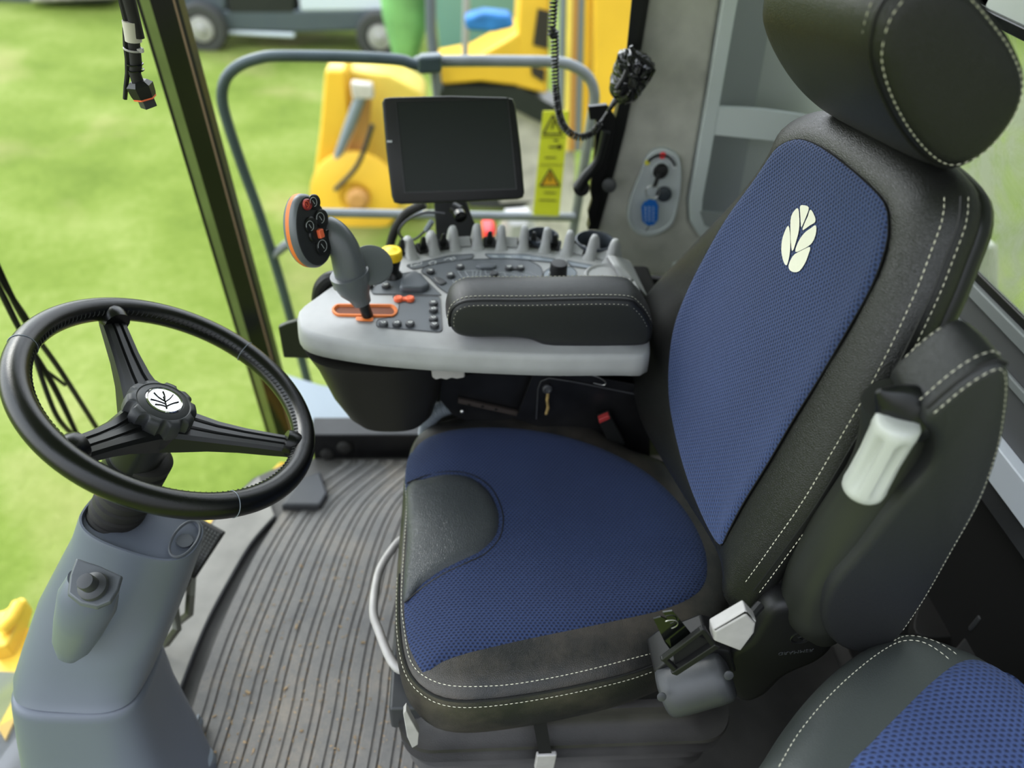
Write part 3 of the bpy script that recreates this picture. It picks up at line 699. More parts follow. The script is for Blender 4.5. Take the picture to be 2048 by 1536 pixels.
mk('badge_leaf', merge(*[tube([lp(a, b)+sn*.0002 for a, b in q], .0010, 6, smooth=12) for q in V_]), M['black_gloss'], wheel)
mk('hub_base', lathe(ko-sn*.006, -sn, [(.045, 0), (.043, .02), (.036, .045), (.034, .08), (.034, .09), (.038, .092), (.038, .115), (.030, .118)], 40), M['black_satin'], wheel, sharp=30)
# ============================================================ STEERING PEDESTAL
bel = []
hb = .115
z = 0
while z < .17:
    for r, dz in ((.036, 0), (.0395, .003), (.0395, .013), (.036, .016)): bel.append((r, z+dz))
    z += .019
mk('column_boot', lathe(SW-sn*(.115), -sn, [(.030, -.003)]+bel+[(.034, z)], 40), M['rubber'], ped, sharp=30)
def se(c, A, B, n=56, e=.72):
    out = []
    for k in range(n):
        t = 2*math.pi*k/n; a, b = math.cos(t), math.sin(t)
        out.append(c+A*(math.copysign(abs(a)**e, a))+B*(math.copysign(abs(b)**e, b)))
    return out
pn = V((.30, -.06, .95)).normalized()
PQ = SW-sn*.235
tl_, tr_ = onp(170, 1010, PQ, pn), onp(399, 1088, PQ, pn)
tm = (tl_+tr_)/2; tA = (tr_-tl_)/2; tB = pn.cross(tA).normalized()*.052
rg_ = []
def hring_(pxl, pyl, pxr, pyr, z, hd, yo=0, e=.62):
    a, b = at(pxl, pyl, 'z', z), at(pxr, pyr, 'z', z)
    c = (a+b)/2+V((0, yo, 0)); A = (b-a)/2; B = V((0, 0, 1)).cross(A).normalized()*hd
    return se(c, A, B, e=e)
z1 = tm.z
upper = [hring_(54, 1322, 303, 1337, .300, .080, 0, .55), hring_(52, 1300, 316, 1312, .312, .084, 0, .58), hring_(72, 1240, 338, 1262, .365, .082), hring_(100, 1165, 362, 1200, .43, .076), se(tm-pn*.055+V((-.006, 0, 0)), tA*1.03, tB*1.22), se(tm-pn*.004, tA*1.0, tB), se(tm, tA*.985, tB*.96), se(tm, tA*.955, tB*.90), se(tm-pn*.008, tA*.93, tB*.86)]
mk('upper_shroud', loft(upper, cap0=False), M['pedestal'], ped, sharp=50)
lower = [hring_(100, 1600, 420, 1610, .0, .105, 0, .5), hring_(84, 1500, 376, 1520, .075, .10, 0, .5), hring_(62, 1410, 332, 1420, .185, .088, 0, .5), hring_(50, 1346, 309, 1352, .275, .084, 0, .52), hring_(50, 1332, 308, 1340, .287, .084, 0, .52), hring_(56, 1328, 302, 1338, .292, .078, 0, .52)]
mk('lower_shroud', loft(lower), M['pedestal'], ped, sharp=50)
pc = tm+tA*.74
mk('shroud_pocket', merge(tube([pc+tA.normalized()*(.017*math.cos(a))+tB.normalized()*(.034*math.sin(a))+pn*.001 for a in [2*math.pi*k/32 for k in range(32)]], .0022, 6, closed=True), lathe(pc-pn*.0065, pn, [(.012, 0), (.012, .003)], 20)), M['pedestal_dark'], ped)
# button housing on the near face
nb = V((-.1, -.8, .35)).normalized()
def nearp(px, py, y=.598): return at(px, py, 'y', y)
hs = [(nearp(188, 1168, .606), .034, .022), (nearp(176, 1200, .598), .039, .029), (nearp(158, 1250, .600), .034, .023), (nearp(143, 1290, .604), .027, .017), (nearp(133, 1316, .612), .014, .007)]
hx = (nearp(245, 1152)-nearp(150, 1115)).normalized()
hd = (hs[3][0]-hs[0][0]).normalized(); hz = hd.cross(hx).normalized()
if hz.y > 0: hz = -hz
mk('button_housing', loft([se(c, hx*w, hz*h, 32, 1.0) for c, w, h in hs]), M['pedestal'], ped, sharp=60)
pq = [nearp(152, 1116, .600), nearp(200, 1132, .592), nearp(246, 1153, .588), nearp(238, 1180, .569), nearp(222, 1205, .552), nearp(195, 1216, .546), nearp(160, 1208, .550), nearp(135, 1188, .563), nearp(140, 1150, .584)]
pqn = (pq[2]-pq[0]).cross(pq[5]-pq[0]).normalized()
if pqn.z < 0: pqn = -pqn
mk('button_plate', loft([[p-pqn*.008 for p in pq], [p for p in pq], [sum(pq, V())/9+(p-sum(pq, V())/9)*.93+pqn*.003 for p in pq]]), M['pedestal_dark'], ped, bevel=.002)
bc = at(185, 1172, 'y', .566); bd_ = (V((-.02, -.35, 1))).normalized()
fbn = mk('push_button', lathe(bc-bd_*.004, bd_, [(.018, 0), (.017, .006), (.013, .009), (.010, .010), (.010, .024), (.0092, .026), (.005, .0265)], 28), M['charcoal'], ped, sharp=40)
fbn['label'] = 'round black push button'
mk('base_clamp', lathe(at(395, 1525, 'z', .015), (0, 0, 1), [(.032, -.01), (.030, .012), (.022, .02)], 24), M['label_grey'], ped)
# pedals beside the pedestal
def pedal(name, label, quad, z0s, arms):
    pts = [at(px, py, 'z', z) for (px, py), z in zip(quad, z0s)]
    c = sum(pts, V())/len(pts); t = thing(name, label, 'pedal', (c.x, c.y, 0), 'pedals beside the steering pedestal')
    n = (pts[1]-pts[0]).cross(pts[-1]-pts[0]).normalized(); n = -n if n.z < 0 else n
    pad = mk('pedal_pad', loft([[p-n*.010 for p in pts], pts]), M['rubber'], t, bevel=.003)
    a, b = pts[0], pts[1]; d = pts[-1]; u, v = b-a, d-a; gs = []
    nu, nv = max(2, int(u.length/.0085)), max(2, int(v.length/.0085))
    for i in range(nu):
        for j in range(nv):
            q = a+u*((i+.5)/nu)*.94+v*((j+.5)/nv)*.94+u*.03+v*.03
            gs.append(obox(q+n*.0012, u, v, n, .0048, .0048, .003))
    mk('pad_grip', merge(*gs), M['charcoal'], pad, smooth=False)
    for L in arms:
        q = [at(px, py, 'z', z) for px, py, z in L]; mk('pedal_arm', tube(q, .009, 4, sq=(1.0, .45)), M['steel_dull'], t, smooth=False)
M['steel_dull'] = mat('zinc', (.20, .20, .17), .45, metal=.6)
pedal('brake_pedal', 'ribbed rubber brake pedal, higher one, just right of the steering pedestal', [(382, 1030), (446, 1066), (386, 1158), (330, 1120)], [.27, .27, .17, .17], [[(384, 1150, .16), (381, 1190, .14), (378, 1228, .10), (355, 1246, .05)]])
pedal('brake_pedal', 'ribbed rubber brake pedal half hidden behind the steering pedestal', [(330, 1110), (376, 1160), (336, 1240), (290, 1200)], [.22, .22, .12, .12], [[(348, 1210, .12), (354, 1258, .10), (330, 1290, .05), (306, 1300, .02)]])
sp = at(372, 1460, 'z', .03)
solo('foot_step', 'small ribbed foot rest at the pedestal base', 'foot rest', merge(*[obox(sp+V((-.012+i*.008, 0, .0)), (1, 0, 0), (0, 1, 0), (0, 0, 1), .004, .045, .03) for i in range(5)]+[obox(sp+V((.004, 0, -.008)), (1, 0, 0), (0, 1, 0), (0, 0, 1), .04, .045, .015)]), M['label_grey'], smooth=False)

# ============================================================ CONSOLE
ZT = .735
con = thing('control_console', 'light grey side control console with black padded armrest, buttons and row of upright fins', 'console', (.03, 1.12, .0))
c2 = lambda L, z=ZT: [tuple(at(px, py, 'z', z))[:2] for px, py in L]
top = [(612, 655), (604, 640), (606, 618), (640, 592), (668, 572), (700, 552), (745, 530), (800, 512), (860, 500), (920, 493), (980, 490), (1050, 491), (1130, 499), (1200, 513), (1245, 530), (1272, 570), (1286, 630), (1292, 675), (1292, 700), (1282, 707), (1240, 706), (1100, 706), (950, 700), (850, 694), (750, 685), (670, 673), (630, 664)]
CP = [(p.x, p.y) for p in cat([(a, b, 0) for a, b in c2(top)], 120)]
SK = lambda x, y, off: V((x, y, ZT+off))
mk('console_body', body(CP, SK, [(.003, -.0015), (.006, -.005), (.008, -.012), (.009, -.024), (.010, -.040), (.006, -.043), (-.004, -.044)], ts=[0, .5]), M['console'], con, sharp=60)
def plate(name, L, m, lift=.0012, r=None, par=None, z=ZT):
    P_ = cat([(a, b, 0) for a, b in c2(L, z)], 0 or len(L)*6) if r else [V((a, b, 0)) for a, b in c2(L, z)]
    base = [V((p.x, p.y, z-.003)) for p in P_]; t1 = [V((p.x, p.y, z+lift)) for p in P_]
    return mk(name, loft([base, t1]), m, par or con, smooth=True, bevel=0, sharp=30)
def rpoly(L, r=5):   # rounded pixel polygon
    out = []; n = len(L)
    for i in range(n):
        a, b, c = V(L[i-1]), V(L[i]), V(L[(i+1) % n]); d1 = (a-b); d2 = (c-b); q = min(r, d1.length/2.2, d2.length/2.2)
        p, s = b+d1.normalized()*q, b+d2.normalized()*q
        for t in (0, .25, .5, .75, 1): out.append(tuple((p*(1-t)**2+b*2*t*(1-t)+s*t*t)))
    return out
def seam(L, par=None, w=.0007): mk('panel_edge', tube([at(px, py, 'z', ZT+.0012) for px, py in L], w, 5, closed=True), M['charcoal'], par or con)
P1 = rpoly([(783, 592), (880, 593), (884, 662), (875, 664), (753, 654), (753, 640), (786, 633), (798, 618), (798, 605)], 6)
P2 = rpoly([(742, 577), (758, 566), (790, 551), (806, 547), (834, 543), (884, 591), (745, 588)], 6)
P3 = rpoly([(840, 544), (850, 532), (890, 524), (940, 519), (1010, 517), (1060, 521), (1084, 535), (1085, 556), (1010, 562), (935, 568), (900, 590), (880, 577), (856, 552)], 8)
P4 = rpoly([(812, 531), (900, 511), (948, 508), (945, 517), (890, 525), (826, 539)], 4)
P5 = rpoly([(969, 508), (1050, 509), (1115, 519), (1108, 525), (1034, 518), (980, 517)], 4)
P6 = rpoly([(1133, 521), (1197, 533), (1186, 539), (1141, 532)], 4)
P7 = rpoly([(1086, 545), (1105, 533), (1145, 534), (1155, 545), (1148, 556), (1088, 558)], 8)
for L, m, nm in ((P1, 'console_dark', 'button_panel'), (P2, 'console_dark', 'button_panel'), (P3, 'console_dark', 'diagram_panel'), (P4, 'console_dark', 'symbol_strip'), (P5, 'label_grey', 'symbol_strip'), (P6, 'label_grey', 'symbol_strip'), (P7, 'label_grey', 'knob_panel')):
    plate(nm, L, M[m]); seam(L)
# outline of the machine on the diagram panel (thin white lines)
ZP = ZT+.0014
def lines(L, w=.0007, m='grey_print', par=None, name='printed_diagram'):
    mk(name, merge(*[ribbon([at(px, py, 'z', ZP) for px, py in q], w, (0, 0, 1), .0003) for q in L]), M[m], par or con, smooth=False)
lines([[(916, 542), (962, 541), (962, 536), (990, 540), (992, 546), (1030, 545), (1075, 556)], [(916, 542), (924, 555), (982, 552), (984, 545)], [(930, 543), (937, 554)], [(945, 542), (946, 554)], [(955, 541), (950, 554)], [(962, 541), (960, 553)], [(970, 540), (972, 549), (1020, 547), (1045, 556)],
       [(1008, 545), (1014, 556)], [(905, 560), (912, 572), (900, 578)], [(1040, 540), (1062, 546), (1074, 552)]])
lines([[(822, 533), (842, 529), (844, 525), (838, 524), (822, 529), (822, 533)], [(828, 531), (838, 527)], [(858, 526), (864, 522), (872, 523), (870, 528), (860, 529), (858, 526)], [(888, 520), (897, 516), (904, 517)], [(900, 518), (908, 514), (911, 517), (904, 520), (900, 518)]], .0008, 'white')
for q_ in ([(1010, 513), (1022, 514)], [(1046, 515), (1060, 516)], [(985, 512), (995, 513)]): lines([q_], .001, 'white', name='printed_symbol')
SYM = [[(-.5, -.3), (.2, .5)], [(.1, -.5), (.6, .2), (-.1, .3)], [(-.6, .3), (-.1, -.1)], [(-.2, -.5), (.5, -.3)]]
def button(px, py, r=.0078, h=.006, kind=0, z=ZT+.001, m='charcoal', sym=True):
    c = at(px, py, 'z', z)
    b = mk('push_button', lathe(c, (0, 0, 1), [(r, 0), (r, h*.7), (r*.93, h*.92), (r*.8, h), (r*.3, h*.9)], 24), M[m], con, sharp=50)
    if sym:
        rnd = random.Random(int(px*7+py)); gs = []
        for i in range(4):
            q = SYM[(i+kind) % 4]; k = rnd.uniform(.8, 1.1)
            gs.append(ribbon([c+V((a*r*.8*k, bq*r*.8*k, h+.0002)) for a, bq in q], .0011, (0, 0, 1), .0003))
        mk('button_symbol', merge(*gs), M['white'], b, smooth=False)
for i, (px, py) in enumerate([(767, 650), (794, 650), (820, 650), (867, 609), (867, 622), (867, 640), (869, 653), (772, 574), (861, 545), (901, 553), (920, 536), (1018, 538), (1041, 538)]): button(px, py, kind=i)
button(988, 550, sym=False); button(740, 574, .006, .006, sym=False)
for i, (x0, x1, y) in enumerate([(797, 820, 600)]):
    a, b = at(x0, y, 'z', ZT+.001), at(x1, y, 'z', ZT+.001)
    mk('double_button', merge(lathe(a, (0, 0, 1), [(.0082, 0), (.008, .005), (.006, .0065), (.003, .006)], 20), lathe(b, (0, 0, 1), [(.0082, 0), (.008, .005), (.006, .0065), (.003, .006)], 20), obox((a+b)/2+V((0, 0, .0022)), (1, 0, 0), (0, 1, 0), (0, 0, 1), (b-a).length, .008, .0045)), M['orange_b'], con)['label'] = 'orange twin push button'
a, b = at(1018, 538, 'z', ZT+.001), at(1041, 538, 'z', ZT+.001)
mk('button_bridge', obox((a+b)/2+V((0, 0, .001)), (1, 0, 0), (0, 1, 0), (0, 0, 1), (b-a).length, .007, .003), M['charcoal'], con)
def domed(name, L, h, m, par=None, steps=((1, 0), (1, .6), (.93, .88), (.8, 1), (.5, 1.05)), slope=0.):
    P_ = [V((a, b, ZT)) for a, b in c2(L)]; c = sum(P_, V())/len(P_)
    return mk(name, loft([[c+(p-c)*s+V((0, 0, h*t+slope*(p.y-c.y))) for p in P_] for s, t in steps]), M[m], par or con, sharp=40)
domed('palm_switch', rpoly([(799, 583), (803, 566), (822, 551), (842, 553), (861, 577), (846, 586), (805, 586)], 6), .011, 'palm')
domed('rocker_switch', rpoly([(952, 533), (992, 532), (993, 537), (985, 541), (960, 541), (952, 537)], 3), .006, 'palm')
domed('crescent_switch', rpoly([(866, 556), (875, 556), (888, 562), (895, 568), (882, 573), (872, 567)], 4), .004, 'charcoal')
kb = at(1116, 549, 'z', ZT+.001)
rk = mk('rotary_knob', lathe(kb, (0, 0, 1), [(.0165, 0), (.016, .022), (.0148, .025), (.008, .0255)], 36), M['black'], con, sharp=40)
mk('knob_marker', obox(kb+V((-.0165, -.004, .004)), (1, 0, 0), (0, 1, 0), (0, 0, 1), .004, .0015, .007), M['white'], rk)
mk('console_recess', lathe(at(1215, 556, 'z', ZT-.001), (0, 0, 1), [(.045, 0), (.0445, .004), (.041, .006), (.038, .004), (.036, .0025)], 48), M['console'], con)
# fins and switch bays around the far edge
AC = at(1010, 640, 'z', ZT)
fins = [((824, 478), (829, 519)), ((864, 467), (872, 511)), ((906, 457), (912, 503)), ((953, 453), (957, 500)), ((1001, 456), (1003, 501)), ((1044, 457), (1046, 502)), ((1087, 460), (1088, 506)), ((1132, 466), (1131, 512)), ((1180, 474), (1176, 520)), ((1223, 484), (1214, 529))]
def radial(p):
    d = V(((p.x-AC.x)*.55, p.y-AC.y, 0)); return d.normalized()
for k, ((tx, ty), (bx, by)) in enumerate(fins):
    b = at(bx, by, 'z', ZT); rd_ = radial(b); ct = b+rd_*.020; tz = at(tx, ty, 'y', ct.y).z; H = tz-ZT; tn = V((rd_.y, -rd_.x, 0))
    if k in (9,): H *= 1.05
    rings = []
    for t, w, d0, d1 in [(-.12, .0140, -.008, .052), (.0, .0120, -.004, .052), (.12, .0100, .002, .052), (.35, .0090, .009, .050), (.65, .0080, .014, .046), (.86, .0070, .017, .040), (.96, .0055, .020, .037), (1.0, .003, .023, .034)]:
        zz = ZT+H*t; q = []
        for u, v in ((-w, d0+.004), (-w*.6, d0+.001), (0, d0), (w*.6, d0+.001), (w, d0+.004), (w, d1-.004), (w*.6, d1-.001), (0, d1), (-w*.6, d1-.001), (-w, d1-.004)): q.append(V((b.x, b.y, zz))+tn*u+rd_*v)
        rings.append(q)
    mk('fin', loft(rings), M['console'], con, sharp=70)
# right-hand end cheek of the console
ck_ = [at(px, py, 'z', ZT) for px, py in [(1222, 528), (1270, 575)]]
mk('console_cheek', merge(loft([[at(px, py, 'z', ZT-.05) for px, py in [(1205, 505), (1262, 522), (1300, 600), (1235, 575)]], [at(px, py, 'z', ZT+.004) for px, py in [(1208, 512), (1243, 515), (1268, 560), (1240, 556)]], [at(px, py, 'z', ZT+.02) for px, py in [(1212, 510), (1230, 510), (1240, 530), (1225, 530)]]])), M['console'], con, bevel=.006)
bays = [((807, 508), 1), ((849, 503), 1), ((889, 496), 1), ((931, 490), 0), ((980, 491), 1), ((1023, 491), 0), ((1066, 492), 1), ((1108, 497), 1), ((1153, 505), 0), ((1196, 514), 0)]
for (px, py), kind in bays:
    b = at(px, py, 'z', ZT+.004); rd_ = radial(b); tn = V((rd_.y, -rd_.x, 0)); up = (V((0, 0, 1))-rd_*.35).normalized(); ax2 = tn.cross(up)
    if kind == 0:
        mk('blank_cover', obox(b+rd_*.012, tn, ax2, up, .024, .026, .005), M['console'], con, bevel=.0012)
        mk('bay_gap', obox(b+rd_*.012-up*.002, tn, ax2, up, .0265, .0285, .004), M['void'], con)
    else:
        s = mk('toggle_switch', obox(b+rd_*.012, tn, ax2, up, .021, .025, .008), M['black'], con, bevel=.0015)
        mk('toggle_lever', loft([[b+rd_*.014+up*h+tn*(u*w)+rd_*(v*d) for u, v in ((-1, -1), (1, -1), (1, 1), (-1, 1))] for h, w, d in [(0, .0065, .006), (.010, .0055, .005), (.024, .0040, .0035), (.029, .0035, .003), (.031, .002, .0015)]]), M['black_satin'], s)
        mk('switch_base', obox(b+rd_*.012-up*.003, tn, ax2, up, .024, .028, .004), M['label_grey'] if px > 1050 else M['void'], con, bevel=.001)
# cup holders
def cup(px, py, r, dep, label):
    c = at(px, py, 'z', ZT+.012)
    t = solo('cup_holder', label, 'cup holder', lathe(c-V((0, 0, dep)), (0, 0, 1), [(r*.8, 0), (r*.97, dep*.6), (r, dep-.004), (r, dep), (r-.0035, dep+.001), (r-.005, dep-.002), (r-.009, dep*.4), (r*.7, .004)], 48), M['cup'], group='cup holders at the rear of the console', sharp=50)
cup(1190, 480, .040, .07, 'dark blue-grey open cup holder at the rear end of the console')
cup(1084, 470, .034, .06, 'black round cup holder behind the middle console fins')
# black padded armrest on the console
YC = .968
ao = [(905, 658), (899, 642), (905, 618), (925, 604), (960, 600), (1050, 600), (1240, 598), (1278, 612), (1301, 645), (1304, 672), (1288, 688), (1220, 692), (1135, 693), (1092, 689), (1058, 677), (1010, 673), (950, 673), (920, 669)]
a0 = cat([at(px, py+5, 'y', YC) for px, py in ao], 110)
def car(dy, s): return [V((p.x, YC+dy, p.y)) for p in offset2([(p.x, p.z) for p in a0], s)]
pad = mk('armrest_pad', loft([car(.0005, -.010), car(.001, -.007), car(.0025, -.004), car(.006, 0), car(.012, .002), car(.03, .006), car(.05, .007), car(.066, .005), car(.075, .0), car(.080, -.006), car(.082, -.010)]), M['leather_arm'], con, sharp=70)
pad['label'] = 'black leather armrest pad with double cream stitching'
def crow(dy, s):
    q = car(dy, s); k0 = min(range(110), key=lambda i: (q[i]-at(905, 655, 'y', YC)).length); k1 = min(range(110), key=lambda i: (q[i]-at(1303, 665, 'y', YC)).length)
    return [q[i % 110] for i in (range(k0, k1) if k0 < k1 else range(k0, k1+110))]
mk('stitching', stitch(crow(.0016, -.0065)), M['thread'], pad); mk('stitching', stitch(crow(.014, .0033)), M['thread'], pad); mk('stitching', stitch(crow(.074, .0015)), M['thread'], pad)
mk('seam_shade', tube(crow(.0065, .0008), .0022, 6), M['black'], pad)  # black tube stands in for shade between the pad's stitch rows
# dark tub hanging under the front of the console, and supports
tub = []
for z, x0p, x1p in [(.682, (604, 700), (905, 733)), (.64, (628, 742), (893, 762)), (.58, (660, 800), (880, 815)), (.535, (690, 846), (866, 848)), (.525, (712, 855), (850, 858)), (.523, (740, 855), (820, 858))]:
    a, b = at(*x0p, 'z', z), at(*x1p, 'z', z); c = (a+b)/2; w = (b.x-a.x)/2; k = w/.13
    tub.append(se(V((c.x, min(a.y, b.y)+.085*k, z)), V((w, 0, 0)), V((0, .10*k, 0)), 56, .75))
M['tub'] = mat('tub_plastic', (.020, .019, .017), .42, bump=.15, bscale=600.)
mk('console_tub', loft(tub), M['tub'], con, sharp=50)
mk('console_support', box(-.045, .42, 1.12, 1.36, .06, .66), M['void'], con, bevel=.01)
mk('mounting_plate', prism([at(px, py, 'y', 1.04) for px, py in [(884, 744), (1066, 744), (1036, 836), (950, 850), (905, 830), (880, 800)]], (0, .004, 0)), M['black_metal'], con, bevel=.001)
mk('mounting_plate', prism([at(px, py, 'y', 1.02) for px, py in [(1068, 742), (1100, 738), (1300, 775), (1300, 915), (1210, 900), (1032, 838)]], (0, .004, 0)), M['black_metal'], con, bevel=.001)
M['brown_metal'] = mat('brown_metal', (.05, .04, .035), .5)
mk('slotted_rail', merge(prism([at(px, py, 'y', 1.03) for px, py in [(917, 798), (1036, 824), (1033, 832), (916, 806)]], (0, .006, 0))), M['brown_metal'], con)
for px, py in ((965, 813), (992, 819), (938, 810)): mk('rail_slot', obox(at(px, py, 'y', 1.029), (1, 0, 0), (0, 1, 0), (0, 0, 1), .005, .002, .003), M['void'], con)
mk('plate_edge', tube([at(px, py, 'y', 1.018) for px, py in [(1073, 838), (1076, 778), (1082, 762), (1098, 756), (1150, 764), (1290, 792)]], .0015, 6), M['charcoal'], con)
mk('bolt', lathe(at(1094, 776, 'y', 1.018), (0, -1, .2), [(.009, 0), (.009, .006), (.006, .008), (.004, .006)], 18), M['charcoal'], con)
mk('bolt', lathe(at(924, 822, 'y', 1.03), (0, -1, .2), [(.004, 0), (.0035, .004), (.002, .005)], 14), M['steel'], con)
M['stain'] = mat('rust_grease', (.30, .22, .09), .6, var=.4, vscale=90)
mk('grease_streak', tube([at(px, py, 'y', 1.012) for px, py in [(1096, 786), (1094, 800), (1096, 815), (1092, 828)]], .003, 6), M['stain'], con)
mk('spring_wire', tube([at(px, py, 'y', 1.0) for px, py in [(1135, 745), (1170, 748), (1195, 754), (1211, 764), (1208, 770), (1195, 768), (1187, 766)]], .0012, 6, smooth=30), M['steel'], con)
mk('bracket_arm', prism([at(px, py, 'y', 1.0) for px, py in [(1068, 741), (1140, 745), (1128, 754), (1080, 748)]], (0, .01, 0)), M['black_gloss'], con, bevel=.001)
gh = [at(px, py, 'y', .975) for px, py in [(862, 742), (864, 756), (872, 761), (882, 758), (893, 761), (903, 757), (914, 759), (930, 756), (930, 740)]]
mk('release_handle', prism(gh, (0, .018, 0)), M['light_grey'], con, bevel=.003)['label'] = 'light grey finger-grip release handle'
mk('release_rod', tube([at(930, 748, 'y', .985), at(950, 744, 'y', 1.0), at(990, 742, 'y', 1.03)], .003, 8), M['black_gloss'], con)
hp_ = [at(px, py, 'y', 1.06) for px, py in [(852, 868), (858, 840), (875, 822), (902, 812)]]
hq = cat(hp_, 90, False)
solo('corrugated_hose', 'grey corrugated hose looping down behind the seat cushion front', 'hose', tube(hq, [.015+.0015*math.sin(i*1.4) for i in range(90)], 14), M['label_grey'])
# seat belt buckle with red release, far side of the cushion
bb_ = [at(px, py, 'y', .99) for px, py in [(1196, 843), (1222, 832), (1252, 888), (1226, 905)]]
bk_ = mk('belt_buckle', prism(bb_, (0, .02, 0)), M['black_satin'], seat, bevel=.003); bk_['label'] = 'black seat belt buckle'
mk('buckle_release', prism([at(px, py, 'y', .988) for px, py in [(1197, 840), (1218, 831), (1221, 838), (1199, 848)]], (0, .012, 0)), M['red_b'], bk_, bevel=.0015)['label'] = 'red release button'
# yellow knob switch on the console
yb = at(785, 552, 'z', ZT)
ys = mk('knob_switch', lathe(yb, (0, 0, 1), [(.0185, 0), (.018, .004), (.014, .008), (.0125, .014), (.015, .024), (.0165, .032), (.0165, .036), (.012, .038)], 32), M['black_satin'], con, sharp=50)
kn_ = mk('yellow_cap', lathe(yb+V((0, 0, .037)), (0, 0, 1), [(.016, 0), (.0198, .001), (.0202, .004), (.0200, .014), (.0188, .017), (.017, .0178), (.014, .0172), (.008, .018), (.004, .0195)], 40), M['yellow_b'], ys, sharp=60)
kn_['label'] = 'round yellow cap'
# ============================================================ MULTIFUNCTION LEVER
BY = at(733, 634, 'z', ZT).y
jp = lambda px, py, dy=0: at(px, py, 'y', BY+dy)
joy = thing('control_lever', 'grey multifunction lever with orange-striped button head standing in an orange slot', 'joystick', (-.15, BY, ZT))
# orange slot belongs to the console
sl = rpoly([(667, 612), (792, 613), (797, 624), (790, 635), (748, 637), (746, 641), (713, 640), (711, 635), (668, 632), (662, 622)], 7)
so = [V((p[0], p[1], 0)) for p in c2(sl)]
oc = sum(so, V())/len(so)
stp = [at(px, py, 'z', ZT) for px, py in rpoly([(674, 612), (786, 613), (795, 624), (787, 634), (674, 632), (664, 622)], 9)]
scn = sum(stp, V())/len(stp)
def off_(P_, s, z): q = offset2([(p.x, p.y) for p in P_], s); return [V((p.x, p.y, z)) for p in q]
M['orange_slot'] = M['orange']
mk('lever_slot', loft([off_(stp, .002, ZT), off_(stp, .002, ZT+.004), off_(stp, -.0015, ZT+.0045), off_(stp, -.003, ZT+.002), off_(stp, -.004, ZT+.0010)], cap1=False), M['orange'], con, sharp=40)
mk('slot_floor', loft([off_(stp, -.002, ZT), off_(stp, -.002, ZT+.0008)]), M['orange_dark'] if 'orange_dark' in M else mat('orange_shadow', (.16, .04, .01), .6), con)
mk('slot_slit', obox(at(730, 630, 'z', ZT+.0012), (1, 0, 0), (0, 1, 0), (0, 0, 1), .085, .005, .0012), M['void'], con)
tbp = rpoly([(712, 633), (747, 634), (747, 641), (742, 643), (716, 642), (711, 639)], 3)
mk('slot_tab', loft([[at(px, py, 'z', ZT) for px, py in tbp], [at(px, py, 'z', ZT+.004) for px, py in tbp]]), M['orange'], con, bevel=.0008)
mk('shaft', tube([jp(736, 634), jp(724, 598)], .0115, 16, sq=(1, .8)), M['black_satin'], joy)
mk('lower_collar', tube([jp(724, 605), jp(718, 592), jp(710, 578), jp(703, 560), jp(698, 546)], [.0155, .0185, .0265, .0315, .0320], 32), M['joy'], joy, sharp=50)
cl_ = mk('clamp_screw', disc(jp(674, 574, -.012), (-.6, -.8, .3), .006, .003, 16), M['steel_dull'], joy)
gpts = [(705, 572), (702, 550), (696, 525), (690, 503), (679, 482), (666, 466), (652, 456)]
mk('grip_handle', tube([jp(*p, dy=.022*(i/6)**2) for i, p in enumerate(gpts)], [.0235, .0245, .0240, .0230, .0225, .0215, .019], 28, smooth=30, sq=(1.0, 1.08)), M['joy'], joy, sharp=60)
# palm rest behind grip
prc = jp(742, 530, .02)
mk('palm_rest', lathe(prc, (.15, -.55, .8), [(.004, -.006), (.026, -.005), (.034, -.002), (.036, 0), (.034, .003), (.026, .005), (.006, .006)], 32), M['joy'], joy)
HC = jp(630, 463, -.01); hn = V((.80, -.50, .25)).normalized()
t0, t1_ = onp(605, 392, HC, hn), onp(640, 530, HC, hn)
hv_ = (t1_-t0); hl = hv_.length/2; hv_.normalize(); hu = hn.cross(hv_)
HC = (t0+t1_)/2
def hringo(s, off, w=.036, l=None):
    l = l or hl; out = []
    for k in range(48):
        a = 2*math.pi*k/48; cx, cy = math.cos(a), math.sin(a)
        out.append(HC+hv_*(l*s*cx)+hu*(w*s*cy*(1+.12*cx))+hn*off)
    return out
hd_ = mk('button_head', [(loft([hringo(.75, -.026), hringo(.93, -.024), hringo(1.02, -.019), hringo(1.05, -.015)], cap1=False), M['pedestal']), (loft([hringo(1.05, -.015), hringo(1.058, -.011), hringo(1.055, -.007)], cap0=False, cap1=False), M['orange']), (loft([hringo(1.055, -.007), hringo(1.05, -.001), hringo(1.0, .004), hringo(.97, .005)], cap0=False, cap1=False), M['joy']), (loft([hringo(.97, .005), hringo(.94, .0055), hringo(.9, .006)], cap0=False), M['joy_dark'])], None, joy, sharp=60)
for px, py, r, m, sy_ in [(627, 404, .0115, 'black_satin', 1), (613, 409, .0085, 'red_b', 0), (641, 436, .0135, 'black_satin', 1), (620, 450, .0125, 'black_satin', 1), (645, 492, .0155, 'black_satin', 1), (652, 470, .009, 'black_satin', 1), (628, 470, .012, 'black_satin', 1)]:
    c = onp(px, py, HC+hn*.006, hn); d = c-HC
    b = mk('thumb_button', lathe(c, hn, [(r, 0), (r, .003), (r*.85, .0045), (r*.5, .004)], 24), M[m], hd_, sharp=50)
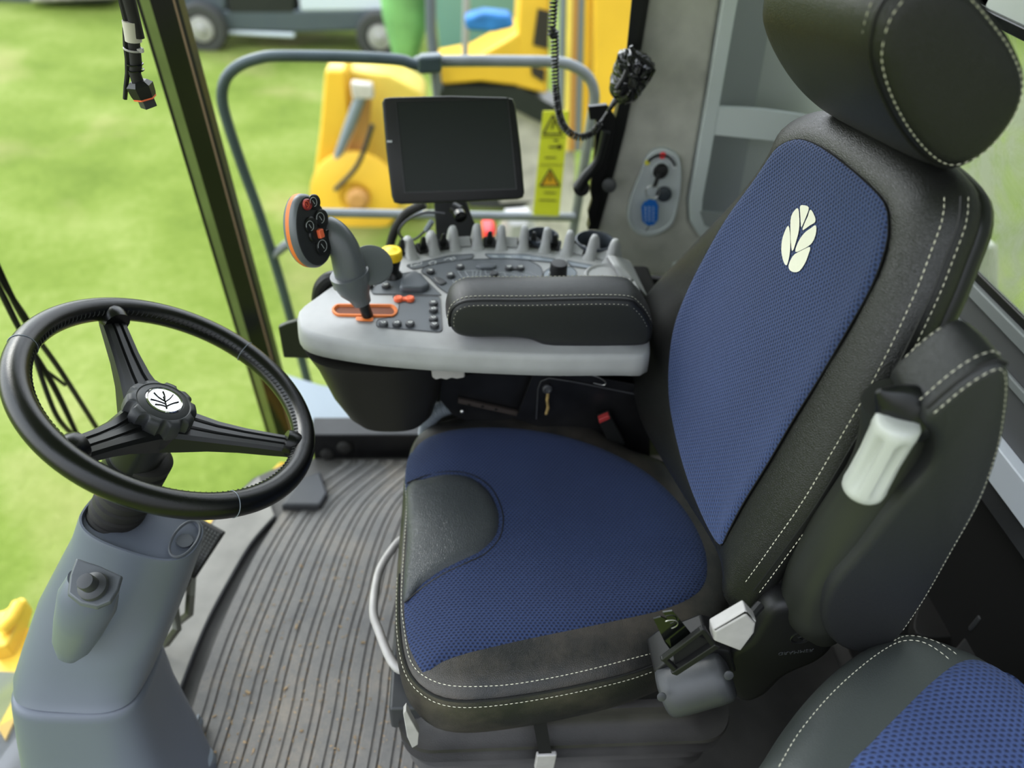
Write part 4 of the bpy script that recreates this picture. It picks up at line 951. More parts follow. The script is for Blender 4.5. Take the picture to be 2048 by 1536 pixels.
for px, py, r, m, sy_ in [(627, 404, .0115, 'black_satin', 1), (613, 409, .0085, 'red_b', 0), (641, 436, .0135, 'black_satin', 1), (620, 452, .0125, 'black_satin', 1), (645, 492, .0155, 'black_satin', 1)]:
    c = onp(px, py, HC+hn*.0107, hn); gs = []
    gs.append(tube([c+hv_*(r*.6*math.cos(a))+hu*(r*.6*math.sin(a)) for a in [2*math.pi*k/16 for k in range(13)]], .0005, 4))
    gs.append(tube([c-hv_*(r*.25)-hu*r*.1, c+hv_*(r*.3)+hu*r*.15], .0005, 4))
    mk('button_symbol', merge(*gs), M['grey_print'] if m != 'red_b' else M['orange_b'], hd_, smooth=False)
mk('thumb_toggle', obox(onp(639, 467, HC+hn*.010, hn), hv_, hu, hn, .014, .010, .012), M['orange_b'], hd_, bevel=.002)['label'] = 'small orange toggle'
# ============================================================ MONITOR
mon = thing('display_monitor', 'black flat display monitor with dark blank screen on a bracket above the console', 'monitor', (0, 1.38, .74))
mn = V((0.0, -math.cos(R(28)), math.sin(R(28)))); MP = V((0, 1.38, .88))
mo = [(764, 205), (768, 196), (780, 194), (900, 191), (1010, 194), (1026, 197), (1031, 210), (1042, 300), (1049, 385), (1046, 395), (1036, 398), (920, 404), (800, 408), (788, 405), (783, 392), (772, 300)]
m0 = [onp(px, py, MP, mn) for px, py in mo]; mc = sum(m0, V())/len(m0)
def mr(s, off, P_=m0, c=mc): return [c+(p-c)*s+mn*off for p in P_]
mh = mk('housing', loft([mr(.86, -.034), mr(.95, -.030), mr(1.0, -.018), mr(1.0, -.004), mr(.985, .001), mr(.97, .002)]), M['black'], mon, sharp=40)
ms = [(793, 205), (1014, 199), (1031, 377), (811, 384)]
s_ = [onp(px, py, MP+mn*.002, mn) for px, py in ms]; sc_ = sum(s_, V())/4
mk('bezel_frame', loft([[sc_+(p-sc_)*1.03+mn*.0006 for p in s_], [sc_+(p-sc_)*1.03+mn*.0018 for p in s_], [sc_+(p-sc_)*1.0+mn*.0018 for p in s_], [sc_+(p-sc_)*.995-mn*.0004 for p in s_]], cap1=False), M['black_satin'], mon, smooth=False)
mk('screen', loft([[p+mn*.0002 for p in s_], [p+mn*.0008 for p in s_]]), M['screen'], mon, smooth=False)
mk('status_light', obox(onp(779, 283, MP+mn*.0025, mn), (1, 0, 0), mn, V((1, 0, 0)).cross(mn), .010, .002, .004), M['grey_print'], mon)
br_ = [at(px, py, 'y', 1.42) for px, py in [(868, 404), (932, 403), (946, 440), (975, 500), (860, 510), (872, 470)]]
mk('mount_bracket', prism(br_, (0, .006, 0)), M['charcoal'], mon, bevel=.002)
mk('clamp_knob', lathe(at(905, 415, 'y', 1.395), (.8, -.5, -.2), [(.012, 0), (.012, .018), (.008, .02)], 16), M['black'], mon)
mk('clamp_knob', lathe(at(918, 428, 'y', 1.38), (.3, -.9, -.1), [(.013, 0), (.013, .012), (.009, .014)], 16), M['black_gloss'], mon)
mk('power_cable', tube([at(px, py, 'y', 1.44) for px, py in [(850, 408), (815, 425), (795, 450), (783, 480), (775, 520), (770, 545)]], .0095, 10, smooth=40), M['rubber'], mon)
mk('signal_cable', tube([at(px, py, 'y', 1.40) for px, py in [(890, 428), (850, 425), (815, 440), (798, 462), (808, 478), (830, 478), (850, 462)]], .0028, 8, smooth=50), M['charcoal'], mon)
mk('cable_sheath', tube([at(852, 462, 'y', 1.40), at(864, 442, 'y', 1.40)], .006, 8), M['label_grey'], mon)
# ============================================================ FLOOR AND MAT
fp = [(-.62, .1), (-.66, .6), (-.66, .85), (-.63, 1.05), (-.585, 1.25), (-.52, 1.36), (-.42, 1.43), (.95, 1.43), (.95, .1)]
solo('floor_liner', 'dark dusty rubber floor liner under and behind the operator seat', 'mat', box(-.04, .84, .1, 1.42, -.002, .0125), M['dusty_rubber'], bevel=.004)
struct('floor', loft([[V((x, y, -.05)) for x, y in fp], [V((x, y, -.003)) for x, y in fp]]), M['mat_plate'] if 'mat_plate' in M else mat('floor_plate', (.105, .10, .095), .6, var=.25, vscale=7, bump=.3, bscale=300.), smooth=False)
# ribbed mat: first rib line traced, repeated to the right
gl = [at(px, py, 'z', .004) for px, py in [(585, 1005), (517, 1099), (450, 1235), (405, 1350), (366, 1470)]]
gl = cat([gl[0]+V((.11, .13, 0))]+gl+[gl[-1]+V((-.035, -.35, 0))], 140, False)
def gx(y):
    for a, b in zip(gl[:-1], gl[1:]):
        if (a.y-y)*(b.y-y) <= 0 and abs(a.y-b.y) > 1e-9: return a.x+(b.x-a.x)*(y-a.y)/(b.y-a.y)
    return gl[0].x if y > gl[0].y else gl[-1].x
ys_ = [.35+i*(1.41-.35)/110 for i in range(111)]
prof = []
W = .0425; nr = 14
for i in range(nr):
    x0 = i*W
    for u, z in ((0, .0030), (.0015, .0030), (.0025, .0095), (.004, .0108), (.024, .0104), (.0255, .0078), (.027, .0068), (.0395, .0074), (.0408, .0060), (.0414, .0030)): prof.append((x0+u, z))
vs, fs = [], []
for y in ys_:
    bx = gx(y)
    for u, z in prof:
        k = 1-.10*max(0, (y-1.0))/.4
        vs.append(V((bx+u*k, y, z)))
n = len(prof)
for j in range(len(ys_)-1):
    for i in range(n-1): fs.append((j*n+i, j*n+i+1, (j+1)*n+i+1, (j+1)*n+i))
M['plate_light'] = mat('plate_light', (.24, .23, .21), .6, var=.2, vscale=9)
fm = solo('floor_mat', 'curved-rib rubber floor mat, dusty, between the pedestal and the operator seat', 'mat', (vs, fs), M['mat'], sharp=25)
bl = [at(px, py, 'z', .020) for px, py in [(548, 1030), (500, 1085), (455, 1160), (415, 1235), (385, 1305), (362, 1365), (348, 1405), (330, 1480)]]
bl = cat(bl, 40, False)
el = [V((-.50, 1.345, .020)), V((-.565, 1.25, .020)), V((-.61, 1.05, .020)), V((-.64, .85, .020)), V((-.64, .62, .020))]
mk('mat_border', [(loft([[p-V((0, 0, .022)) for p in bl+el[::-1]], [p for p in bl+el[::-1]]]), M['plate_light']), (tube([p+V((.001, 0, -.010)) for p in bl], .010, 6, sq=(.4, 1)), M['charcoal'])], None, fm, sharp=30)
chips = []
rnd = random.Random(3)
for i in range(1900):
    k = rnd.randrange(1, 14); y = .45+rnd.random()**1.5*.65; bx = gx(y)+k*W
    groove = rnd.random() < .6
    x = bx+(rnd.uniform(-.004, .004) if groove else rnd.uniform(0, W)); zz = .003 if groove else .0105
    if x > -.05+.1*0 and y > .62: continue
    a = rnd.uniform(0, 3.14); s = rnd.uniform(.0008, .0022)*(2.0 if rnd.random() < .05 else 1)
    chips.append(obox(V((x, y, zz+s*.4)), (math.cos(a), math.sin(a), rnd.uniform(-.3, .3)), (-math.sin(a), math.cos(a), 0), (0, 0, 1), s*rnd.uniform(1, 3.2), s, s*.8))
ch = solo('chaff', 'scattered straw chaff and dirt crumbs lying on the ribbed floor mat', 'chaff', merge(*chips), M['chip'], smooth=False); ch['kind'] = 'stuff'
# ============================================================ FAR SIDE (right-hand side of the cab)
YW = 1.60
def pp(L, ax='y', v=YW): return [at(px, py, ax, v) for px, py in L]
struct('trim_1', [(prism(pp([(a0, -120), (a1, -120), (b1, 905), (b0, 905)]), (0, .035, 0)), M[m]) for (a0, a1, b0, b1, m) in
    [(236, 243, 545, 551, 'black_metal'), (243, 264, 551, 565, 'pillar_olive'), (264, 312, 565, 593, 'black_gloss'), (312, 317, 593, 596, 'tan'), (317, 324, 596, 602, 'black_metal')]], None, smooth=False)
# black seals at the rear edge of the door opening
struct('trim_2', [(prism(pp([(1303, -120), (1322, -120), (1298, 0), (1276, 140), (1250, 260), (1222, 370), (1197, 460), (1176, 460), (1200, 370), (1228, 250), (1256, 130), (1283, 0)], v=1.585), (0, .03, 0)), M['black_satin']),
    (tube(pp([(1285, -120), (1268, 0), (1262, 110)], v=1.58), .003, 6), M['black_gloss'])], None, smooth=False)
wl = pp([(1312, -140), (1292, 0), (1270, 130), (1245, 255), (1218, 365), (1190, 465), (1225, 520), (1262, 545), (1330, 556), (1480, 572), (1700, 590), (2000, 640), (2000, 492), (1700, 492), (1500, 492), (1430, 482), (1396, 468), (1378, 440), (1376, 400), (1390, 320), (1412, 190), (1436, 40), (1466, -140)])
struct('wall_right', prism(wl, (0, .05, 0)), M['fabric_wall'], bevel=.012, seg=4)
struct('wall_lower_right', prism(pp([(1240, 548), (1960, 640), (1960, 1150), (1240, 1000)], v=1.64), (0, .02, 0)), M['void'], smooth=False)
pk = thing('storage_pocket', 'grey moulded storage pocket recess with curved cross bars beside the headrest', 'storage pocket', tuple(at(1500, 470, 'y', YW)))
fo = [(1466, -140), (1436, 40), (1412, 190), (1390, 320), (1376, 400), (1378, 440), (1396, 468), (1430, 482), (1500, 492), (1700, 494), (1700, 478), (1500, 474), (1440, 462), (1412, 448), (1402, 425), (1404, 395), (1418, 320), (1440, 190), (1466, 40), (1498, -140)]
mk('pocket_frame', prism([p+V((0, -.012, 0)) for p in pp(fo)], (0, .03, 0)), M['trim_light'], pk, bevel=.004)
bi = [(1498, -140), (1466, 40), (1440, 190), (1418, 320), (1404, 395), (1402, 425), (1412, 448), (1440, 462), (1500, 474), (1700, 478)]
f0 = pp(bi); f1 = [at(px, py, 'y', 1.74) for px, py in [(1572, -140), (1540, 40), (1515, 190), (1492, 320), (1480, 385), (1474, 405), (1484, 425), (1510, 440), (1560, 445), (1730, 450)]]
vv = f0+f1; nn_ = len(f0)
mk('pocket_side', (vv, [(i, i+1, nn_+i+1, nn_+i) for i in range(nn_-1)]), M['pocket'], pk)
mk('pocket_back', ([p for p in f1]+[at(1740, -140, 'y', 1.74)], [tuple(range(nn_+1))]), M['pocket_in'], pk)
def curvedbar(name, L0, L1, m, bulge=.02):
    a = cat(pp(L0), 16, False); b = cat(pp(L1), 16, False); vs = []
    for i, (p, q) in enumerate(zip(a, b)):
        d = V((0, -bulge*math.sin(math.pi*min(1, (i/15)*.9+.1))-.004, 0))
        vs += [p+d, q+d, q+d+V((0, .010, 0)), p+d+V((0, .012, 0))]
    rings = [vs[4*i:4*i+4] for i in range(16)]
    mk(name, loft(rings), M[m], pk, sharp=40)
curvedbar('cross_bar', [(1432, 211), (1500, 211), (1560, 217), (1640, 232), (1700, 250)], [(1424, 266), (1500, 270), (1560, 276), (1640, 290), (1700, 305)], 'trim_light')
curvedbar('pocket_lip', [(1397, 418), (1440, 419), (1480, 421), (1560, 428), (1700, 440)], [(1406, 445), (1440, 458), (1480, 465), (1560, 474), (1700, 480)], 'pocket', .03)
# ignition panel
ig = thing('ignition_switch', 'grey oval switch panel with ignition lock and round socket on the fabric wall', 'switch panel', tuple(at(1310, 470, 'y', YW)))
io = cat(pp([(1282, 345), (1291, 318), (1310, 300), (1333, 298), (1355, 310), (1363, 335), (1362, 375), (1356, 415), (1346, 448), (1322, 468), (1290, 474), (1266, 462), (1255, 438), (1259, 405), (1269, 375)], v=1.588), 60)
ic = sum(io, V())/60
mk('panel_plate', loft([[p+V((0, .012, 0)) for p in io], [p+V((0, .002, 0)) for p in io], [ic+(p-ic)*.97 for p in io], [ic+(p-ic)*.90 for p in io], [ic+(p-ic)*.88+V((0, .003, 0)) for p in io]]), M['ign'], ig, sharp=30)
ky = lambda px, py, dy=0: at(px, py, 'y', 1.590+dy)
mk('symbol_arc', tube([ky(*q, -.002) for q in [(1296, 322), (1308, 313), (1325, 310), (1340, 316), (1349, 330)]], .007, 8, smooth=20, sq=(1, .3)), M['joy_dark'], ig)
mk('red_symbol', disc(ky(1325, 311, -.004), (0, -1, .2), .0075, .001), M['red'], ig)
mk('position_mark', merge(*[tube([ky(x+5*math.cos(a), y+5*math.sin(a), -.005) for a in [k*.6 for k in range(9)]], .0007, 4) for x, y in ((1341, 319), (1349, 331))]), M['white'], ig, smooth=False)
M['led'] = mat('indicator_yellow', (.65, .60, .08), .3); mk('indicator_lamp', disc(ky(1294, 325, -.002), (0, -1, .2), .006, .003), M['led'], ig)
lk = mk('ignition_lock', lathe(ky(1320, 341), (0, -1, .15), [(.019, 0), (.018, .006), (.0145, .008), (.0135, .016), (.006, .017)], 28), M['black'], ig, sharp=40)
mk('lock_ring', lathe(ky(1320, 341), (0, -1, .15), [(.0215, 0), (.0205, .005), (.0185, .006)], 28), M['ign'], ig)
mk('power_socket', lathe(ky(1327, 387), (0, -1, .15), [(.018, 0), (.017, .010), (.013, .012), (.004, .012)], 28), M['cup'], ig, sharp=40)
mk('panel_line', tube([ky(*q, .002) for q in [(1271, 372), (1280, 358), (1345, 366)]], .0006, 4), M['charcoal'], ig)
key = thing('ignition_key', 'ignition key in the lock with split ring and blue tag hanging from it', 'key', tuple(ky(1318, 343, -.017)))
mk('key_head', obox((ky(1319, 345, -.022)+ky(1309, 373, -.026))/2, ky(1309, 373, -.026)-ky(1319, 345, -.022), (1, 0, .3), (0, -1, 0), .034, .010, .004), M['joy_dark'], key, bevel=.001)
mk('split_ring', tube([ky(1305+14*math.cos(a), 384+13*math.sin(a), -.026) for a in [2*math.pi*k/24 for k in range(24)]], .0012, 6, closed=True), M['steel'], key)
tgp = [ky(*q, -.026) for q in [(1288, 406), (1300, 399), (1312, 402), (1317, 412), (1316, 440), (1308, 450), (1296, 452), (1285, 443), (1283, 415)]]
tg_ = mk('key_tag', prism(tgp, (0, .004, 0)), M['tag_blue'], key, bevel=.0008)
gs = []
for r_ in range(3):
    for s_k in range(8):
        a = ky(1290+r_*8+(s_k % 2), 414+s_k*4, -.0268); gs.append(obox(a, (1, 0, .25), (0, 0, 1), (0, 1, 0), .004+.002*((s_k+r_) % 2), .0012, .0004))
mk('tag_print', merge(*gs), M['white'], tg_, smooth=False)
mk('key_cord', tube([ky(1298, 452, -.025), ky(1292, 462, -.024)], .001, 5), M['black'], key)
solo('wall_clip', 'small pale clip at the base of the grey fabric wall behind the seat', 'clip', prism(pp([(1348, 530), (1362, 527), (1372, 528), (1356, 556), (1344, 558)], v=1.585), (0, .015, 0)), M['trim_light'], bevel=.002)
# door latch bracket
dl = thing('door_latch', 'black door latch bracket with lever below the coiled cord', 'door latch', tuple(at(1195, 450, 'y', 1.56)))
mk('latch_plate', prism(pp([(1177, 214), (1214, 210), (1232, 236), (1222, 300), (1208, 370), (1192, 440), (1180, 452), (1176, 425), (1184, 400), (1180, 380), (1190, 300), (1192, 240), (1180, 240)], v=1.572), (0, .015, 0)), M['black_metal'], dl, bevel=.002)
mk('latch_lever', tube(pp([(1212, 262), (1196, 320), (1172, 352), (1156, 376)], v=1.54), [.010, .009, .011, .014], 12, smooth=24), M['black_satin'], dl)
mk('latch_roller', lathe(at(1162, 374, 'y', 1.545), (0, -1, .2), [(.018, 0), (.018, .012), (.010, .014)], 20), M['black'], dl)
mk('latch_wheel', lathe(at(1219, 370, 'y', 1.55), (-.3, -1, .2), [(.016, 0), (.016, .006), (.012, .008)], 20), M['charcoal'], dl)
# coiled cord and wrapped handset
cp0 = cat([V((at(1108, 0, 'y', 1.49).x, 1.49, 1.785))]+pp([(1108, 0), (1109, 60), (1110, 120), (1112, 180), (1119, 230), (1133, 260), (1158, 274), (1184, 266), (1200, 246)], v=1.49), 260, False)
L_ = [0]
for a, b in zip(cp0[:-1], cp0[1:]): L_.append(L_[-1]+(b-a).length)
hp2 = []; phs = 0; px_ = None
NS = 5200
j = 0
for i in range(NS):
    s = L_[-1]*i/(NS-1)
    while j < len(L_)-2 and L_[j+1] < s: j += 1
    p = cp0[j].lerp(cp0[j+1], (s-L_[j])/(L_[j+1]-L_[j])); d = (cp0[j+1]-cp0[j]).normalized()
    x = (V((0, 1, 0))-d*d.y).normalized(); y = d.cross(x)
    phs += 2*math.pi*(L_[-1]/(NS-1))/(.0068 if s < L_[-1]*.82 else .0056)
    hp2.append(p+x*(.0062*math.cos(phs))+y*(.0062*math.sin(phs)))
cc = thing('coiled_cord', 'black coiled cord hanging down and looping up to the wrapped handset', 'cord', tuple(cp0[80]))
mk('coil', tube(hp2, .0021, 5), M['black'], cc)
mk('cord_tail', tube(pp([(1200, 246), (1215, 225), (1228, 205), (1240, 188)], v=1.50), [.0035, .004, .006, .008], 8, smooth=20), M['foil'], cc)
hb_ = pp([(1236, 108), (1256, 98), (1285, 104), (1308, 128), (1304, 150), (1285, 180), (1262, 202), (1240, 205), (1222, 190), (1220, 165), (1228, 135)], v=1.50)
hb2 = cat(hb_, 40); hcc = sum(hb2, V())/40; rnd2 = random.Random(5)
rr_ = []
for dy, s in [(-.034, .3), (-.030, .62), (-.02, .86), (-.008, .98), (.004, 1.0), (.016, .92), (.024, .7), (.028, .3)]:
    rr_.append([hcc+(p-hcc)*(s*(1+rnd2.uniform(-.06, .06)))+V((0, dy+rnd2.uniform(-.004, .004), 0)) for p in hb2])
hs_ = thing('wrapped_handset', 'shiny black plastic-wrapped handset clipped to the door pillar', 'handset', tuple(hcc))
mk('handset_body', loft(rr_), M['foil'], hs_, smooth=False)
mk('handset_clip', merge(tube(pp([(1262, 92), (1268, 108), (1300, 130), (1308, 140), (1296, 162)], v=1.47), .004, 8), tube(pp([(1232, 178), (1246, 158), (1254, 140)], v=1.47), .005, 8)), M['black_gloss'], hs_)
mk('handset_strap', prism(pp([(1270, -60), (1300, -60), (1286, 20), (1272, 98), (1254, 98)], v=1.555), (0, .004, 0)), M['black_satin'], hs_)
# hanging wiring harness upper left
wh = thing('wiring_harness', 'black taped cable hanging at top left with loose connector plug', 'cable', tuple(at(270, 100, 'y', 1.1)))
hy = lambda L: pp(L, v=1.1)
mk('cable_sleeve', tube([V((at(258, 0, 'y', 1.1).x-.004, 1.1, 1.79))]+hy([(258, 0), (264, 40), (268, 90), (272, 130), (270, 148), (276, 165)]), [.0095]*5+[.008, .008], 12, smooth=60), M['rubber'], wh)
mk('white_tape', tube(hy([(261, 42), (267, 82)]), .0108, 14), M['tape'], wh)
mk('cable_tie', merge(tube([at(267, 98, 'y', 1.1)+V((.0115*math.cos(a), .0115*math.sin(a), -.002*math.cos(a))) for a in [2*math.pi*k/20 for k in range(20)]], .0016, 6, closed=True), obox(at(281, 101, 'y', 1.095), (1, 0, 0), (0, 1, 0), (0, 0, 1), .007, .006, .005)), M['light_grey'], wh)
c0_, c1_ = at(276, 162, 'y', 1.1), at(298, 214, 'y', 1.1); cd = c1_-c0_
mk('connector_boot', tube([c0_, c0_+cd*.15, c0_+cd*.5, c0_+cd*.62], [.012, .0185, .017, .0155], 6), M['black'], wh, sharp=30)
mk('connector_seal', tube([c0_+cd*.60, c0_+cd*.66], .0158, 6), M['orange_b'], wh, sharp=30)
mk('connector_plug', tube([c0_+cd*.64, c0_+cd*1.0], .0125, 4), M['charcoal'], wh, smooth=False, bevel=.001)
mk('thin_wire', tube([V((at(242, 0, 'y', 1.1).x-.004, 1.1, 1.79))]+hy([(242, 0), (248, 60), (255, 120), (254, 160), (249, 185), (250, 198)]), [.003]*5+[.0045, .003], 8, smooth=40), M['black'], wh)
mk('wire_ties', merge(*[tube([at(px, py, 'y', 1.1)+V((.0102*math.cos(a), .0102*math.sin(a), 0)) for a in [2*math.pi*k/16 for k in range(16)]], .001, 5, closed=True) for px, py in ((270, 128), (272, 140))]), M['black_gloss'], wh)
# door glass, sill
struct('window_1', ([at(*q, 'y', 1.62) for q in [(318, -140), (1310, -140), (1178, 470), (600, 900)]], [(0, 1, 2, 3)]), M['glass'], smooth=False)
struct('window_2', ([V((-1.02, .0, -.3)), V((-1.02, .75, -.3)), V((-.86, 1.35, -.3)), V((-.52, 1.64, -.3)), V((-.66, 1.64, 1.7)), V((-.98, 1.35, 1.7)), V((-1.15, .75, 1.7)), V((-1.15, .0, 1.7))], [(0, 1, 6, 7), (1, 2, 5, 6), (2, 3, 4, 5)]), M['glass'])
sill = solo('door_sill', 'black door sill beam along the far edge of the floor with two round rubber stops', 'sill', [(box(-.375, .5, 1.43, 1.50, -.06, .085), M['black_metal']), (lathe(at(690, 893, 'y', 1.43), (0, -1, .15), [(.022, -.002), (.02, .008), (.012, .012)], 24), M['rubber']), (lathe(at(655, 908, 'y', 1.43), (0, -1, .15), [(.020, -.002), (.018, .006), (.010, .009)], 24), M['rubber'])], bevel=.006)
solo('sill_corner', 'dark grey moulded corner block at the end of the door sill', 'trim', prism([at(px, py, 'z', .03) for px, py in [(600, 955), (640, 940), (655, 985), (640, 1010), (560, 1010)]], (0, 0, -.03)), M['charcoal'], bevel=.008)
# olive-black box on the far side of the console front
solo('side_bracket', 'flat black bracket plate sticking out left of the console front', 'bracket', prism([at(px, py, 'y', 1.16) for px, py in [(556, 655), (572, 648), (600, 640), (640, 650), (640, 718), (567, 716)]], (0, .012, 0)), mat('olive_black', (.030, .036, .018), .35), bevel=.003)
solo('phone_holder', 'dark rounded holder behind the lever at the console front edge', 'holder', merge(tube([at(px, py, 'y', 1.16) for px, py in [(636, 600), (640, 575), (655, 558), (675, 552)]], .012, 10, smooth=20), prism([at(px, py, 'y', 1.165) for px, py in [(636, 600), (645, 560), (675, 550), (690, 590)]], (0, .008, 0))), M['black'])
# ============================================================ REAR WALL
XR = .86
rx = lambda L, x=XR: [at(px, py, 'x', x) for px, py in L]
struct('wall_rear', [(box(XR, XR+.03, .0, 1.66, .70, .855), M['grey_wall']), (box(XR-.012, XR, .0, 1.66, .835, .857), M['pocket']), (box(XR-.008, XR, .0, 1.66, .775, .790), M['pocket']), (box(XR-.004, XR+.002, .0, 1.66, .857, .872), M['black']),
    (box(XR-.02, XR+.03, .0, 1.66, .645, .70), M['alu']), (box(XR-.01, XR+.03, .0, 1.66, .60, .645), M['charcoal']), (box(XR+.02, XR+.05, .0, 1.66, .0, .60), M['void']), (box(XR, XR+.03, .0, 1.66, 1.205, 1.6), M['pocket_in']), (box(XR-.008, XR+.03, .0, 1.3, 1.19, 1.207), M['black_gloss']), (box(XR, XR+.03, 1.26, 1.66, .855, 1.3), M['pocket_in'])], None, bevel=.003)  # black sheet at the bottom stands in for an unlit void
struct('window_3', ([V((XR+.015, .0, .86)), V((XR+.015, 1.27, .86)), V((XR+.015, 1.27, 1.2)), V((XR+.015, .0, 1.2))], [(0, 1, 2, 3)]), M['muddy'], smooth=False)
rt = thing('rear_tray', 'dark grey moulded tray arm behind the seats at the right edge', 'tray', (.95, .85, .3))
rt.location = (.80, .8, .3); LOC[rt.name] = V((.80, .8, .3))
def rz(L, z): return [at(px, py, 'z', z) for px, py in L]
mk('tray_arm', prism(cat(rz([(1905, 1065), (1935, 1095), (1970, 1140), (1990, 1170), (2010, 1188), (2060, 1195), (2060, 1224), (2000, 1228), (1958, 1238), (1962, 1205), (1950, 1165), (1925, 1125), (1895, 1095)], .42), 60), (0, 0, -.04)), M['charcoal'], rt, bevel=.004)
mk('tray_floor', prism(rz([(1955, 1245), (2070, 1232), (2070, 1420), (1900, 1310)], .36), (0, 0, -.02)), M['grey_dark'] if 'grey_dark' in M else mat('tray_grey', (.045, .045, .045), .7, bump=.3, bscale=500.), rt, bevel=.003)
mk('tray_arch', prism(cat(rz([(1845, 1190), (1875, 1155), (1905, 1185), (1925, 1220), (1930, 1262), (1900, 1275), (1830, 1262)], .33), 40), (0, 0, -.03)), M['rubber'], rt, bevel=.004)
mk('paper_edge', prism(rz([(1967, 1131), (1975, 1130), (1998, 1170), (1994, 1172)], .43), (0, 0, -.005)), M['alu'], rt)
# ============================================================ OUTSIDE
struct('ground', ([V((-40, 1.9, -1.9)), V((40, 1.9, -1.9)), V((40, 60, -1.9)), V((-40, 60, -1.9)), V((-40, -10, -1.9)), V((-1.2, -10, -1.9)), V((-1.2, 1.9, -1.9)), V((40, -10, -1.9)), V((40, 1.9, -1.9))], [(0, 1, 2, 3), (4, 5, 6, 0), (5, 7, 8, 6)]), M['grass'], smooth=False)
wp_ = thing('windscreen_wiper', 'black windscreen wiper arms seen through the steering wheel rim at left', 'wiper', (-.85, 1.25, .3))
wx = lambda L: [at(px, py, 'x', -.86) for px, py in L]
mk('wiper_arm', tube(wx([(-30, 520), (10, 600), (43, 665), (106, 770), (150, 860), (155, 872)]), [.004, .006, .005, .006, .006, .005], 8, smooth=40), M['black_metal'], wp_)
mk('wiper_arm', tube(wx([(-30, 470), (5, 563), (60, 650), (66, 700), (110, 825), (148, 872)]), .005, 8, smooth=40), M['black_metal'], wp_)
mk('wiper_blade', tube(wx([(-20, 500), (43, 630), (120, 740), (196, 860)]), .0065, 6, smooth=30, sq=(.5, 1)), M['black_metal'], wp_)
mk('wiper_frame', tube(wx([(60, 690), (90, 740), (130, 770)]), .004, 6), M['black_metal'], wp_)
hr_ = thing('handrail', 'grey tubular handrail outside the far cab window', 'handrail', tuple(V((-.5, 2.3, -.2))))
YR = 2.3
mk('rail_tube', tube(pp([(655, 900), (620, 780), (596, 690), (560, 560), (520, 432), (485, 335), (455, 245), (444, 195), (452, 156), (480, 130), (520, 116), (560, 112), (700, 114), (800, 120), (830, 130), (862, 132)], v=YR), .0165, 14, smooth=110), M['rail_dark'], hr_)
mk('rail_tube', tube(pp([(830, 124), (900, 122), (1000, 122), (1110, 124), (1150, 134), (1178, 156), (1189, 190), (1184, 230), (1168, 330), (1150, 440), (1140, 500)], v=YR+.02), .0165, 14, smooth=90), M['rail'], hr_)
mk('rail_tube', tube(pp([(640, 425), (800, 428), (1000, 432), (1150, 434)], v=YR), .015, 12), M['rail'], hr_)
mk('rail_tube', tube(pp([(545, 512), (575, 488), (610, 468), (640, 460)], v=YR), .016, 12, smooth=20), M['rail'], hr_)
mk('rail_post', tube(pp([(868, 128), (874, 200), (882, 330), (888, 470)], v=YR), .012, 10), M['rail'], hr_)
mk('rail_clamp', obox(at(860, 126, 'y', YR-.02), (1, 0, .1), (0, 1, 0), (0, 0, 1), .07, .05, .05), M['rail_dark'], hr_, bevel=.01)
dc = thing('warning_decal_plate', 'yellow warning label plate with hazard triangles fixed to the handrail', 'warning sign', tuple(at(1100, 430, 'y', YR-.02)))
dy_ = YR-.03
mk('decal_sheet', prism(pp([(1086, 222), (1138, 222), (1118, 432), (1066, 430)], v=dy_), (0, .003, 0)), M['decal'], dc, smooth=False)
M['decal_ink'] = mat('decal_ink', (.10, .09, .01), .6); M['decal_or'] = mat('decal_orange', (.75, .42, .03), .6)
def dl_(L, w=.003, m='decal_ink', name='decal_symbol', closed=True):
    q = pp(L, v=dy_-.001); q = q+[q[0]] if closed else q
    mk(name, merge(*[tube([a, b], w, 4) for a, b in zip(q[:-1], q[1:])]), M[m], dc, smooth=False)
mk('decal_triangle', prism(pp([(1100, 338), (1119, 372), (1080, 372)], v=dy_-.0005), (0, .001, 0)), M['decal_or'], dc, smooth=False)
dl_([(1100, 338), (1119, 372), (1080, 372)]); dl_([(1106, 230), (1124, 268), (1086, 268)])
dl_([(1100, 350), (1100, 362)], closed=False); dl_([(1108, 242), (1104, 258)], closed=False)
mk('decal_symbol', merge(lathe(at(1119, 294, 'y', dy_-.001), (0, -1, 0), [(.008, 0), (.008, .001)], 12), tube(pp([(1098, 294), (1115, 294)], v=dy_-.001), .003, 4), tube(pp([(1108, 281), (1116, 281)], v=dy_-.001), .003, 4)), M['decal_ink'], dc, smooth=False)
dl_([(1090, 315), (1112, 315)], .002, closed=False); dl_([(1088, 385), (1112, 386)], .002, closed=False); dl_([(1080, 330), (1126, 330)], .001, closed=False); dl_([(1083, 274), (1130, 274)], .001, closed=False); dl_([(1078, 400), (1112, 401)], .002, closed=False)
pf = thing('access_platform', 'pale grey perforated platform outside beyond the door sill', 'platform', tuple(V((-.3, 1.75, -.12))))
pfl = mk('deck_plate', prism([at(px, py, 'z', -.1) for px, py in [(560, 745), (640, 770), (735, 790), (900, 850), (900, 900), (640, 900), (610, 850)]], (0, 0, -.02)), M['platform'], pf, smooth=False)
for px, py, m in ((715, 865, 'decal'), (750, 878, 'joy_dark'), (720, 880, 'label_grey'), (765, 862, 'joy_dark')):
    mk('deck_hole', disc(at(px, py, 'z', -.099), (0, 0, 1), .010, .001), M[m], pf)
